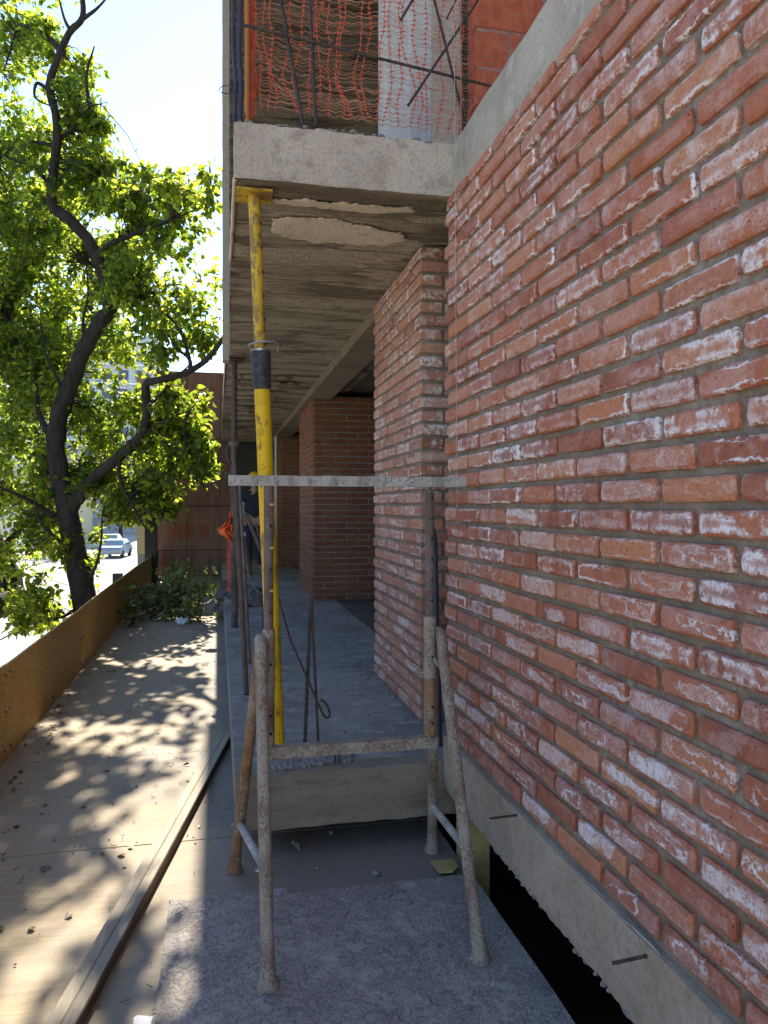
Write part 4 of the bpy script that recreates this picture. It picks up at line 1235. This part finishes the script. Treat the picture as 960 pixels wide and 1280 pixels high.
# ------------------------------------------------------------------ OSB fence along the street
fen = thing("osb_fence", "low orange strand board parapet along the street side of the deck", "fence", (DECK_X0, 5, 0))
fy = [-0.16, 2.28, 4.72, 7.16, 9.60, 12.04, 14.48, 16.2]
for i, (a, b) in enumerate(zip(fy[:-1], fy[1:])):
    off = random.uniform(-0.004, 0.004)
    MB().grid_box(DECK_X0 - 0.016 + off, DECK_X0 + off, a + 0.002, b - 0.002, -0.12, 0.545 + random.uniform(-0.006, 0.006), 1, 20, 4, 0.003, 1.5).build("osb_panel", M['osb'], fen)
    MB().box(DECK_X0 - 0.075, DECK_X0 - 0.022, a + 0.03, a + 0.08, -0.3, 0.50).build("stud", M['timber_edge'], fen)
scr = MB()
for a, b in zip(fy[:-1], fy[1:]):
    for yv in (a + 0.05, (a + b) / 2, b - 0.05):
        for z in (0.06, 0.28, 0.49): scr.tube([(DECK_X0 + 0.003, yv + random.uniform(-.02, .02), z), (DECK_X0 + 0.0075, yv, z)], 0.0055, 6)
setp(scr.build("screw_heads", M['rebar'], fen), kind='stuff')
pp = at(147, 735, X=DECK_X0 - 0.10)
m = MB().grid_box(pp.x - 0.06, pp.x + 0.06, pp.y - 0.05, pp.y + 0.06, -0.4, at(147, 717, X=pp.x).z, 1, 1, 4, 0.003, 5)
setp(m.build("post_stub", M['darksteel']), "short dark post stub standing up behind the strand board parapet", "post")

# ------------------------------------------------------------------ panelled end wall
ew = thing("panel_wall", "red brown metal panel wall closing the far end of the deck", "wall", (0, 16.3, 0))
zs_ = [0.0, 0.53, 1.45, 2.85, 4.24]
xs_ = [-1.22, -0.62, 0.05, 0.30, 1.35, 2.45, 3.9]
for i in range(len(xs_) - 1):
    for k in range(4):
        red = i < 3
        g = MB().grid_box(xs_[i] + 0.006, xs_[i + 1] - 0.006, 16.30 + random.uniform(-.006, .006), 16.34, zs_[k] + 0.009, zs_[k + 1] - 0.009, 2, 1, 2)
        g.build("panel", M['redpanel'] if red else M['greypanel'], ew)
MB().box(-1.24, 3.92, 16.345, 16.42, STREET_Z, 4.25).build("frame", M['darksteel'], ew)
gm = MB()
for i, px in enumerate((214, 222, 229, 234, 238, 251, 257)):
    a = at(px, 672, Y=16.28); b = at(px + 4.4, 656 + (i % 2), Y=16.28)
    gm.box(a.x, b.x, 16.284, 16.288, a.z, b.z)
gm.build("faded_lettering", M['graffiti'], ew)
dc = MB().grid_box(-1.30, -1.09, 14.45, 14.65, STREET_Z, 2.9, 2, 2, 20, 0.004, 4)
setp(dc.build("corner_post", M['darksteel']), "tall dark post at the far end of the parapet, in front of the red wall", "post")

# ------------------------------------------------------------------ orange rag and netting at the slab edge
rg = MB()
vs, fs_ = [], []
left = [(288, 638), (286.5, 645), (284, 651), (278, 657), (271, 661), (274, 667), (281, 672), (288, 677)]
NR, NCc = len(left), 8
for side in (0, 1):
    for r, (x, y) in enumerate(left):
        for c in range(NCc):
            t_ = c / (NCc - 1)
            p = at(x + (293 - x) * t_, y + 1.5 * mnoise.noise(Vector((r, c * 0.7, 3))), d=6.95 + side * 0.02 + 0.12 * mnoise.noise(Vector((r * 0.8, c * 0.9, 1))))
            vs.append(p)
for side in (0, 1):
    o_ = side * NR * NCc
    for r in range(NR - 1):
        for c in range(NCc - 1):
            f_ = (o_ + r * NCc + c, o_ + r * NCc + c + 1, o_ + (r + 1) * NCc + c + 1, o_ + (r + 1) * NCc + c)
            fs_.append(f_ if side else f_[::-1])
rg.add(vs, fs_)
setp(rg.build("orange_rag", M['rag']), "torn orange net rag hanging at the left slab edge", "rag")
rn = MB()
for i in range(9):
    pts = [at(284 + 7 * i / 8 + 3 * mnoise.noise(Vector((i, k * 0.6, 2))), 676 + k * 9, d=7.2) for k in range(8)]
    rn.tube(pts, 0.0028, 4)
setp(rn.build("net_strip", M['net']), "strip of red netting hanging below the orange rag", "net")

# ------------------------------------------------------------------ person in the far passage
def skin_body(name, nodes, edges, mat, parent, sub=2):
    me = bpy.data.meshes.new(name)
    me.from_pydata([n[0] for n in nodes], edges, [])
    o = link(name, me, parent)
    sk = o.modifiers.new("skin", 'SKIN')
    for i, n_ in enumerate(nodes):
        r = n_[1]
        me.skin_vertices[0].data[i].radius = r if isinstance(r, tuple) else (r, r)
    me.skin_vertices[0].data[0].use_root = True
    sb = o.modifiers.new("sub", 'SUBSURF'); sb.levels = sub; sb.render_levels = sub
    me.materials.append(mat)
    return o
hp_ = at(318, 640, Y=13.0)
px_, py_ = hp_.x, 13.0
per = thing("person", "person in a yellow hard hat and dark top standing far down the passage", "person", (px_, py_, FZ))
def V(x, y, z): return (px_ + x, py_ + y, FZ + z)
nodes = [(V(0, 0, 0.86), (0.13, 0.10)), (V(0, 0, 1.05), (0.125, 0.09)), (V(0, -0.02, 1.25), (0.15, 0.10)), (V(0, -0.03, 1.36), (0.08, 0.07)), (V(0, -0.05, 1.42), 0.048), (V(0, -0.07, 1.50), (0.072, 0.085)), (V(0, -0.07, 1.57), (0.075, 0.09)),
         (V(-0.17, -0.02, 1.32), 0.055), (V(-0.21, -0.03, 1.08), 0.042), (V(-0.19, -0.18, 0.90), 0.032), (V(-0.18, -0.25, 0.86), 0.03),
         (V(0.17, -0.02, 1.32), 0.055), (V(0.21, 0.0, 1.07), 0.042), (V(0.20, -0.08, 0.84), 0.032), (V(0.20, -0.12, 0.78), 0.03),
         (V(-0.09, 0, 0.80), 0.085), (V(-0.10, -0.01, 0.45), 0.055), (V(-0.10, 0.02, 0.08), 0.04), (V(-0.10, -0.12, 0.03), 0.03),
         (V(0.09, 0, 0.80), 0.085), (V(0.11, 0.01, 0.45), 0.055), (V(0.12, 0.04, 0.08), 0.04), (V(0.13, -0.10, 0.03), 0.03)]
edges = [(0, 1), (1, 2), (2, 3), (3, 4), (4, 5), (5, 6), (2, 7), (7, 8), (8, 9), (9, 10), (2, 11), (11, 12), (12, 13), (13, 14), (0, 15), (15, 16), (16, 17), (17, 18), (0, 19), (19, 20), (20, 21), (21, 22)]
skin_body("body", nodes, edges, M['skin'], per)
for s in (-1, 1):
    hx, hy, hz = (-0.18, -0.27, 0.845) if s < 0 else (0.20, -0.13, 0.755)
    fl = [(V(hx, hy + 0.01, hz + 0.01), 0.022)]
    ed = []
    for k in range(4):
        i0 = len(fl)
        fl += [(V(hx + (k - 1.5) * 0.018, hy - 0.03, hz - 0.03), 0.009), (V(hx + (k - 1.5) * 0.018, hy - 0.045, hz - 0.06 - 0.006 * (k in (1, 2))), 0.008)]
        ed += [(0, i0), (i0, i0 + 1)]
    i0 = len(fl); fl += [(V(hx - s * 0.03, hy - 0.02, hz - 0.005), 0.009), (V(hx - s * 0.035, hy - 0.045, hz - 0.02), 0.008)]; ed += [(0, i0), (i0, i0 + 1)]
    skin_body("hand", fl, ed, M['skin'], per, 1)
cl = [(V(0, 0, 0.84), (0.15, 0.115)), (V(0, 0, 1.05), (0.145, 0.11)), (V(0, -0.02, 1.25), (0.168, 0.118)), (V(0, -0.03, 1.35), (0.09, 0.08)), (V(-0.17, -0.02, 1.32), 0.068), (V(-0.20, -0.03, 1.14), 0.056), (V(0.17, -0.02, 1.32), 0.068), (V(0.20, -0.01, 1.14), 0.056)]
skin_body("jacket", cl, [(0, 1), (1, 2), (2, 3), (2, 4), (4, 5), (2, 6), (6, 7)], M['navy'], per)
skin_body("sleeve", [(V(-0.195, -0.03, 1.20), 0.060), (V(-0.212, -0.035, 1.07), 0.052), (V(-0.195, -0.14, 0.94), 0.044)], [(0, 1), (1, 2)], M['paleblue'], per)
tl = [(V(0, 0, 0.86), (0.145, 0.11)), (V(-0.09, 0, 0.76), 0.098), (V(-0.10, -0.01, 0.45), 0.072), (V(-0.10, 0.02, 0.09), 0.062), (V(0.09, 0, 0.76), 0.098), (V(0.11, 0.01, 0.45), 0.072), (V(0.12, 0.04, 0.09), 0.062)]
skin_body("trousers", tl, [(0, 1), (1, 2), (2, 3), (0, 4), (4, 5), (5, 6)], M['navy'], per)
hm = MB()
hc = Vector(V(0, -0.07, 1.575))
rows_ = []
for r in range(7):
    a = r / 6 * math.pi / 2
    rows_.append([hc + Vector((0.115 * math.cos(a) * math.cos(t * math.pi / 8), 0.135 * math.cos(a) * math.sin(t * math.pi / 8), 0.115 * math.sin(a))) for t in range(16)])
brim = [hc + Vector((0.145 * math.cos(t * math.pi / 8), 0.17 * math.sin(t * math.pi / 8) - 0.012, -0.008)) for t in range(16)]
rows_ = [brim] + rows_
vs = [p for r in rows_ for p in r]; fs_ = []
for r in range(len(rows_) - 1):
    for t in range(16): fs_.append((r * 16 + t, r * 16 + (t + 1) % 16, (r + 1) * 16 + (t + 1) % 16, (r + 1) * 16 + t))
hm.add(vs, fs_, True); hm.build("hard_hat", M['helmet'], per)
ff = MB()
for sx in (-1, 1):
    ff.lump(V(sx * 0.03, -0.158, 1.515), 0.009, 1); ff.tube([V(sx * 0.03 - 0.013, -0.156, 1.53), V(sx * 0.03 + 0.013, -0.156, 1.53)], 0.004, 5)
ff.tube([V(-0.02, -0.152, 1.45), V(0.02, -0.152, 1.45)], 0.005, 5)
ff.build("eyes_and_mouth", M['hair'], per)
nz = MB(); nz.lump(V(0, -0.163, 1.487), 0.016, 2, 1.2)
for sx in (-1, 1): nz.lump(V(sx * 0.078, -0.07, 1.50), 0.02, 4, 1.4)
nz.build("nose_and_ears", M['skin'], per)

# ------------------------------------------------------------------ trees
def leaves_mesh(name, pos, dirs, nrm, size, mat, parent):
    """pos,dirs,nrm: (N,3) arrays; each leaf is two folded lobed halves"""
    N = len(pos)
    d = dirs / np.linalg.norm(dirs, axis=1, keepdims=True)
    s = np.cross(d, nrm); s /= (np.linalg.norm(s, axis=1, keepdims=True) + 1e-9)
    n = np.cross(s, d)
    L = size[:, None]
    def P(a, b, c): return pos + d * L * a + s * L * b + n * L * c
    v = np.stack([P(0, 0, 0), P(.30, .33, .10), P(.62, .26, .05), P(1, 0, -.10), P(.62, -.26, .05), P(.30, -.33, .10), P(.45, 0, -.02)], 1).reshape(-1, 3)
    base = (np.arange(N) * 7)[:, None]
    quads = np.concatenate([base + np.array([[0, 6, 2, 1]]), base + np.array([[6, 3, 2, 2]])[:, :3].repeat(1, 0) if False else base + np.array([[0, 5, 4, 6]])], 0)
    tris = np.concatenate([base + np.array([[6, 3, 2]]), base + np.array([[6, 4, 3]])], 0)
    me = bpy.data.meshes.new(name)
    nv = len(v)
    me.vertices.add(nv); me.vertices.foreach_set("co", v.astype(np.float32).ravel())
    loops = np.concatenate([quads.ravel(), tris.ravel()]).astype(np.int32)
    me.loops.add(len(loops)); me.loops.foreach_set("vertex_index", loops)
    nq, nt = len(quads), len(tris)
    ls = np.concatenate([np.arange(nq) * 4, nq * 4 + np.arange(nt) * 3]).astype(np.int32)
    me.polygons.add(nq + nt); me.polygons.foreach_set("loop_start", ls)
    me.materials.append(mat)
    me.update(calc_edges=True); me.validate()
    o = link(name, me, parent)
    return setp(o, kind='stuff')

rngn = np.random.default_rng(11)
def sprigs(centres, per, spread, size, out=None):
    """leaves round twig tips; leaves hang a little and face mostly upwards"""
    P, D, Nn, S = [], [], [], []
    for c in centres:
        c = np.array(c)
        tw = rngn.normal(size=3); tw[2] = tw[2] * 0.5 - 0.25; tw /= np.linalg.norm(tw)
        k = max(3, int(per * rngn.uniform(0.6, 1.4)))
        t = rngn.uniform(-1, 1, k)[:, None]
        p = c + tw * t * spread + rngn.normal(size=(k, 3)) * spread * 0.28
        d = tw * 0.5 + rngn.normal(size=(k, 3)) * 0.75 + np.array([0, 0, -0.35])
        nn = rngn.normal(size=(k, 3)) * 0.6 + np.array([0, 0, 0.9])
        P.append(p); D.append(d); Nn.append(nn); S.append(size * rngn.uniform(0.6, 1.25, k))
    return np.concatenate(P), np.concatenate(D), np.concatenate(Nn), np.concatenate(S)

def limb(pts, r0, r1, name, parent, n=10):
    sp_ = smooth_path(pts)
    m = MB()
    k = len(sp_) - 1
    m.tube(sp_, [TD * (r0 + (r1 - r0) * (i / k) ** 0.8) for i in range(k + 1)], n, wob=0.16)
    m.build(name, M['bark'], parent)
    return sp_
TD = 1.5
def pl(*a): return [at(x, y, d=d * TD) for x, y, d in a]

tree = thing("street_tree", "crooked dark street tree with lit green leaves, trunk behind the parapet", "tree", at(100, 770, d=8.6) * 1.0)
root_xy = at(104, 780, d=8.6 * TD)
tree.location = (root_xy.x, root_xy.y, STREET_Z + 0.13)
LB = []
base = [Vector((root_xy.x + 0.12, root_xy.y - 0.02, STREET_Z + 0.1)), Vector((root_xy.x + 0.06, root_xy.y, -1.4))]
LB.append(limb(base + pl((108, 770, 8.6), (99, 715, 8.6), (88, 660, 8.6), (76, 600, 8.6), (70, 560, 8.6), (69, 540, 8.6)), 0.168, 0.090, "trunk", tree, 14))
LB.append(limb(pl((70, 552, 8.6), (74, 520, 8.6), (92, 470, 8.6), (106, 435, 8.6), (126, 402, 8.5), (138, 384, 8.5), (131, 350, 8.5), (120, 320, 8.4), (108, 297, 8.4), (84, 272, 8.3), (66, 257, 8.3), (66, 225, 8.2), (70, 190, 8.2), (71, 150, 8.1), (62, 112, 8.1), (68, 84, 8.0), (86, 42, 8.0), (103, 22, 7.9), (104, -15, 7.9), (118, -50, 7.9)), 0.108, 0.022, "limb", tree, 12))
LB.append(limb(pl((82, 650, 8.6), (98, 622, 8.5), (120, 596, 8.4), (150, 570, 8.2), (176, 545, 8.0), (184, 515, 7.9), (182, 482, 7.8), (200, 475, 7.7), (232, 466, 7.6), (258, 450, 7.5), (278, 424, 7.4), (290, 398, 7.4)), 0.084, 0.016, "limb", tree, 10))
sub = [
    [(178, 545, 8.0), (196, 532, 7.9), (214, 522, 7.8), (236, 514, 7.7)],
    [(236, 514, 7.7), (231, 530, 7.7), (232, 560, 7.75)],
    [(186, 505, 7.9), (200, 494, 7.8), (216, 476, 7.7), (238, 455, 7.6)],
    [(238, 462, 7.6), (236, 448, 7.6), (222, 436, 7.6), (210, 418, 7.6)],
    [(236, 448, 7.6), (230, 425, 7.5), (216, 400, 7.5)],
    [(120, 325, 8.4), (136, 306, 8.3), (160, 296, 8.2), (186, 285, 8.0), (214, 275, 7.9), (244, 262, 7.8)],
    [(214, 275, 7.9), (220, 255, 7.8), (222, 243, 7.8)],
    [(244, 262, 7.8), (262, 240, 7.7), (262, 206, 7.6)],
    [(142, 384, 8.5), (160, 370, 8.4), (190, 360, 8.2), (228, 355, 8.1)],
    [(186, 361, 8.2), (200, 385, 8.1), (226, 412, 8.0), (240, 440, 8.0)],
    [(60, 540, 8.6), (48, 515, 8.7), (44, 480, 8.8), (30, 440, 9.0), (10, 400, 9.2)],
    [(106, 435, 8.6), (104, 400, 8.7), (110, 370, 8.8), (108, 330, 9.0)],
    [(66, 235, 8.2), (44, 212, 8.1), (18, 200, 8.0), (-10, 188, 7.9)],
    [(66, 182, 8.2), (44, 178, 8.3), (18, 184, 8.5), (-8, 200, 8.7)],
    [(72, 176, 8.2), (96, 155, 8.1), (112, 134, 8.0), (126, 130, 8.0)],
    [(112, 134, 8.0), (108, 95, 7.9), (118, 58, 7.9)],
    [(78, 66, 8.0), (66, 52, 8.1), (46, 38, 8.2), (24, 32, 8.3), (14, 60, 8.4), (4, 92, 8.5)],
    [(88, 38, 8.0), (80, 22, 8.1), (72, -10, 8.2)],
    [(103, 24, 7.9), (120, 12, 7.8), (138, -8, 7.8)],
    [(61, 112, 8.1), (46, 104, 8.1), (44, 122, 8.0), (62, 132, 8.0)],
    [(88, 660, 8.6), (60, 640, 8.5), (30, 622, 8.3), (0, 610, 8.2), (-30, 600, 8.1)],
    [(96, 700, 8.6), (70, 672, 8.4), (50, 650, 8.2), (40, 610, 8.1)],
    [(100, 735, 8.6), (118, 712, 8.5), (126, 680, 8.3), (128, 640, 8.2)],
    [(104, 756, 8.6), (76, 772, 8.3), (40, 780, 8.0), (0, 800, 7.8)],
    [(86, 500, 8.6), (70, 470, 8.5), (56, 440, 8.4), (50, 400, 8.3)],
    [(150, 570, 8.2), (150, 600, 8.0), (170, 640, 7.9), (185, 665, 7.85)],
]
for s_ in sub:
    LB.append(limb(pl(*s_), 0.040 if len(s_) > 4 else 0.026, 0.007, "branch", tree, 7))
# crown volumes: centre (measured), depth, radii across/up, depth radius, number of sprigs
vol = [
    (15, 40, 8.6, 60, 70, 1.0, 150), (70, 60, 8.2, 45, 60, .7, 60), (90, 120, 8.2, 50, 45, .8, 110), (125, 165, 8.0, 45, 40, .6, 90), (60, 190, 8.3, 75, 60, 1.0, 210),
    (10, 200, 8.8, 60, 90, 1.0, 150), (140, 238, 8.1, 66, 40, .5, 250), (190, 256, 8.0, 45, 34, .4, 120), (235, 240, 7.9, 40, 28, .4, 50), (264, 244, 6.3, 18, 42, .3, 44), (210, 236, 6.9, 40, 26, .4, 44), (165, 228, 6.8, 50, 26, .4, 26),
    (60, 290, 8.9, 80, 60, 1.1, 300), (170, 300, 8.1, 60, 50, .8, 230), (235, 310, 7.8, 34, 46, .5, 60), (100, 350, 9.0, 80, 60, 1.0, 300), (20, 380, 9.1, 60, 90, 1.0, 320),
    (190, 375, 8.0, 70, 50, .7, 260), (255, 385, 7.6, 30, 50, .4, 56), (110, 440, 9.0, 80, 50, .9, 160), (40, 470, 8.9, 60, 70, 1.0, 240), (205, 430, 7.8, 60, 40, .6, 150),
    (258, 440, 7.5, 24, 28, .3, 28), (175, 500, 8.3, 50, 40, .7, 130), (130, 540, 8.8, 45, 60, .8, 170), (225, 520, 7.75, 46, 40, .5, 190), (245, 575, 7.7, 36, 42, .45, 170), (195, 585, 7.9, 50, 45, .5, 260),
    (130, 600, 8.4, 40, 35, .6, 120), (30, 590, 8.6, 50, 60, .9, 220), (205, 640, 7.9, 40, 26, .4, 110), (165, 640, 8.0, 40, 26, .4, 90), (40, 680, 8.3, 55, 50, .8, 150), (20, 760, 8.0, 60, 50, .8, 110),
    (125, 690, 8.4, 22, 30, .4, 26), (80, 770, 8.3, 50, 25, .4, 34), (118, 745, 8.4, 20, 18, .3, 16), (-50, 300, 9.0, 80, 220, 1.4, 330), (-60, 600, 8.6, 80, 140, 1.3, 200), (40, -60, 8.4, 120, 70, 1.2, 240),
]
cent = []
lp = [p for l in LB for p in l]
lparr = np.array([tuple(p) for p in lp])
tw = MB()
for (px, py, d, rx, ry, rd, ns) in vol:
    clumps = [(rngn.normal(size=3) * 0.55) for _ in range(max(3, ns // 14))]
    for i in range(int(ns * (1.3 if px < 200 or py > 470 else 1.0))):
        while True:
            q = rngn.normal(size=3) * 0.19 + clumps[rngn.integers(len(clumps))]
            if np.linalg.norm(q) < 1.08: break
        p = at(px + q[0] * rx, py + q[1] * ry, d=(d + 0.30 + q[2] * rd * 0.75) * TD)
        if p.x > 0.05: continue
        if p.x > -1.5 and rngn.random() < 0.38: continue
        cent.append(tuple(p))
        if rngn.random() < 0.16:
            j = np.argmin(((lparr - np.array(tuple(p))) ** 2).sum(1))
            a = Vector(lparr[j])
            if (a - p).length < 1.6:
                mid_ = a.lerp(p, 0.5) + Vector((0, 0, 0.10)) + Vector(rngn.normal(size=3) * 0.04)
                tw.tube([a, mid_, p], [0.009, 0.006, 0.002], 4, cap=False)
tw.build("twigs", M['bark'], tree)["kind"] = 'stuff'
P_, D_, N_, S_ = sprigs(cent, 7, 0.165, 0.124)
leaves_mesh("crown", P_, D_, N_, S_, M['leaf'], tree)

# second trunk at the left edge, its crown behind the first
tree2 = thing("street_tree", "second dark tree at the left edge, its trunk leaning in from the corner", "tree", (-4.12, 12.9, STREET_Z + 0.13))
limb([Vector((-4.12, 12.9, STREET_Z + 0.1)), Vector((-4.05, 12.9, -0.6))] + pl((12, 745, 9.0), (-6, 690, 9.2), (-40, 600, 9.4), (-60, 450, 9.8), (-50, 300, 10.2)), 0.20, 0.09, "trunk", tree2, 12)
limb(pl((-5, 690, 9.2), (30, 655, 9.6), (60, 600, 10.0), (90, 520, 10.4)), 0.05, 0.012, "limb", tree2, 8)
limb(pl((-50, 500, 9.7), (0, 420, 10.0), (50, 330, 10.4), (70, 240, 10.6)), 0.06, 0.012, "limb", tree2, 8)
cent2 = []
for (px, py, d, rx, ry, rd, ns) in [(20, 560, 10.4, 60, 60, .9, 200), (60, 480, 10.6, 60, 60, .9, 200), (30, 330, 10.8, 70, 80, 1.0, 420), (90, 400, 10.9, 60, 60, .9, 220), (20, 440, 10.0, 60, 70, .9, 260), (10, 700, 9.8, 45, 45, .7, 60), (-60, 350, 10.2, 80, 220, 1.2, 240), (60, 230, 10.8, 70, 60, .9, 160)]:
    for i in range(ns):
        q = rngn.normal(size=3) * 0.5
        cent2.append(tuple(at(px + q[0] * rx, py + q[1] * ry, d=(d + q[2] * rd) * TD)))
leaves_mesh("crown", *sprigs(cent2, 9, 0.20, 0.12), M['leaf'], tree2)

# cut branches lying on the deck
fb = thing("cut_branch", "pile of cut leafy branches lying at the shaded end of the deck", "branch", at(220, 770, Z=0.0))
bc = []
bz = MB()
for i in range(16):
    a = at(random.uniform(185, 250), random.uniform(765, 778), Z=0.0)
    b = at(random.uniform(160, 285), random.uniform(700, 772), d=random.uniform(9.2, 10.4))
    b.z = max(0.03, b.z)
    mid_ = a.lerp(b, 0.5) + Vector((0, 0, random.uniform(0.02, 0.16)))
    a.z = 0.03
    pts = smooth_path([a, mid_, b], 4)
    bz.tube(pts, [0.012 - 0.009 * k / (len(pts) - 1) for k in range(len(pts))], 5)
    for k in range(10):
        bc.append(tuple(pts[random.randrange(2, len(pts))] + Vector((random.gauss(0, .07), random.gauss(0, .07), abs(random.gauss(0, .05))))))
for pts in ([at(165, 742, d=9.4), at(182, 735, d=9.4), at(205, 742, d=9.4), at(228, 752, d=9.5)], [at(168, 738, d=9.3), at(180, 752, d=9.3), at(183, 768, d=9.3)], [at(160, 784, Z=0.02), at(172, 772, Z=0.03), at(190, 766, Z=0.02)]):
    for p in pts: p.z = max(p.z, 0.02)
    bz.tube(smooth_path(pts, 4), 0.008, 5)
bz.build("stems", M['bark'], fb)
for i in range(90):
    p = at(random.gauss(232, 22), random.gauss(752, 13), d=random.uniform(9.4, 10.2))
    p.z = max(p.z, 0.03); bc.append(tuple(p))
for i in range(24):
    p = at(random.gauss(163, 5), random.gauss(765, 14), d=random.uniform(8.9, 9.4)); p.z = max(p.z, 0.03); p.x = max(p.x, -1.12); bc.append(tuple(p))
for i in range(26):
    p = at(random.gauss(222, 12), random.gauss(712, 6), d=10.2); p.z = max(p.z, 0.03); bc.append(tuple(p))
leaves_mesh("leaves", *sprigs(bc, 6, 0.08, 0.068), M['leafcut'], fb)

dl = np.array(DEAD); nd = len(dl)
dd = rngn.normal(size=(nd, 3)); dd[:, 2] *= 0.12
dn = rngn.normal(size=(nd, 3)) * 0.25 + np.array([0, 0, 1.0])
o = leaves_mesh("fallen_leaves", dl, dd, dn, rngn.uniform(0.018, 0.045, nd), M['leafdead'], None)
setp(o, "small dry leaves fallen on the plywood deck along the parapet", "leaves", kind='stuff')
# ------------------------------------------------------------------ across the street
up_ = at(180, 690, d=17)
pole = thing("utility_pole", "square pole, beige above and grey below, on the far side of the parapet", "pole", (up_.x, up_.y, STREET_Z + 0.13))
zsplit = at(180, 692, d=17).z
MB().grid_box(up_.x - 0.13, up_.x + 0.13, up_.y - 0.13, up_.y + 0.13, STREET_Z + 0.12, zsplit, 1, 1, 6, 0.004, 3).build("base", M['polegrey'], pole)
MB().grid_box(up_.x - 0.14, up_.x + 0.14, up_.y - 0.14, up_.y + 0.14, zsplit + 0.002, zsplit + 4.0, 1, 1, 10, 0.004, 3).build("shaft", M['polebeige'], pole)

def car(label, x, y, rz, mat):
    c = thing("parked_car", label, "car", (x, y, STREET_Z), "cars parked far down the street")
    prof = [(-2.1, 0.32), (-2.15, 0.62), (-2.0, 0.90), (-1.35, 0.98), (-0.75, 1.42), (0.75, 1.46), (1.55, 1.0), (2.05, 0.86), (2.12, 0.55), (2.05, 0.30)]
    rot = Matrix.Translation(Vector((x, y, STREET_Z))) @ Matrix.Rotation(rz, 4, 'Z')
    def half(pr, w, name, m, inset=0.12):
        g = MB(); n = len(pr); vs = []
        for s in (-1, 1):
            for (px, pz) in pr: vs.append(rot @ Vector((px, s * (w - (inset if pz > 1.1 else 0)), pz)))
        fs_ = [tuple(range(n)), tuple(range(2 * n - 1, n - 1, -1))] + [(i, n + i, n + (i + 1) % n, (i + 1) % n) for i in range(n)]
        g.add(vs, fs_)
        g.build(name, m, c)
    half(prof, 0.86, "body", mat)
    half([(-1.22, 1.0), (-0.72, 1.36), (0.70, 1.40), (1.42, 1.02)], 0.875, "glass", M['glass'], 0.10)
    for wx in (-1.3, 1.3):
        for s in (-1, 1):
            a = rot @ Vector((wx, s * 0.70, 0.32)); b = rot @ Vector((wx, s * 0.90, 0.32))
            MB().tube([a, b], 0.32, 14).build("wheel", M['tyre'], c)
    return c
car("pale blue grey car parked far off between the trunk and the pole", -8.2, 66, R(84), M['carpaint'])
car("second blue grey car, parked beyond the first", -10.2, 78, R(88), M['carpaint'])
car("pale car half hidden behind the beige pole", -5.4, 70, R(92), M['carpaint'])

bd = thing("apartment_building", "pale blue grey apartment block far down the street behind the trees", "building", (-16, 120, STREET_Z))
MB().box(-44, -9, 120, 134, STREET_Z, 27).build("walls", M['facade'], bd)
wm = None
for fl in range(9):
    for cx in range(14):
        x = -42.6 + cx * 2.4; z = 1.2 + fl * 2.85
        me_key = ('win',)
        if me_key not in _cache:
            g = MB().box(-0.7, 0.7, -0.03, 0.03, -0.75, 0.75); _cache[me_key] = g.mesh("window", M['glass'])
        o = link("window", _cache[me_key], bd); o.location = (x, 119.98, z)
    MB().box(-44.2, -8.8, 119.6, 120.02, fl * 2.85 - 0.25, fl * 2.85 - 0.05).build("ledge", M['carwhite'], bd)
b2 = thing("apartment_building", "lower pale building behind the parked cars", "building", (-30, 96, STREET_Z))
MB().box(-60, -17, 97, 112, STREET_Z, 8).build("walls", M['polebeige'], b2)
for cx in range(12):
    for fl in range(2):
        o = link("window", _cache[('win',)], b2); o.location = (-58 + cx * 3.4, 96.98, -0.4 + fl * 3.4)
b3 = thing("apartment_building", "row of street front buildings on the far side of the road", "building", (-20, 40, STREET_Z))
MB().box(-30, -17.5, -20, 93, STREET_Z, 9).build("walls", M['facade'], b3)
for i in range(24):
    for fl in range(3):
        o = link("window", _cache[('win',)], b3); o.location = (-17.48, -18 + i * 4.5, -0.6 + fl * 3.2); o.rotation_euler = (0, 0, math.pi / 2)
# far street trees
for i, (x, y, h, lab) in enumerate(((-13.5, 70, 7.0, "bushy tree far down the opposite pavement"), (-14.2, 54, 6.5, "bushy tree on the opposite pavement, nearer of the far ones"), (-10.5, 88, 8.0, "hazy tree at the end of the street"), (-4.5, 92, 8.5, "hazy tree at the street's end beside the red wall"), (-14.0, 36, 6.5, "tree across the road at the far left"))):
    ft = thing("street_tree", lab, "tree", (x, y, STREET_Z + 0.1), "trees across the street")
    limb([Vector((x, y, STREET_Z)), Vector((x + 0.1, y, 0)), Vector((x - 0.1, y + 0.1, STREET_Z + h * 0.7))], 0.2, 0.06, "trunk", ft, 8)
    cc = [(x + random.gauss(0, h * 0.22), y + random.gauss(0, h * 0.22), STREET_Z + h * 0.75 + random.gauss(0, h * 0.16)) for _ in range(130)]
    leaves_mesh("crown", *sprigs(cc, 9, 0.5, 0.32), M['leaffar'], ft)
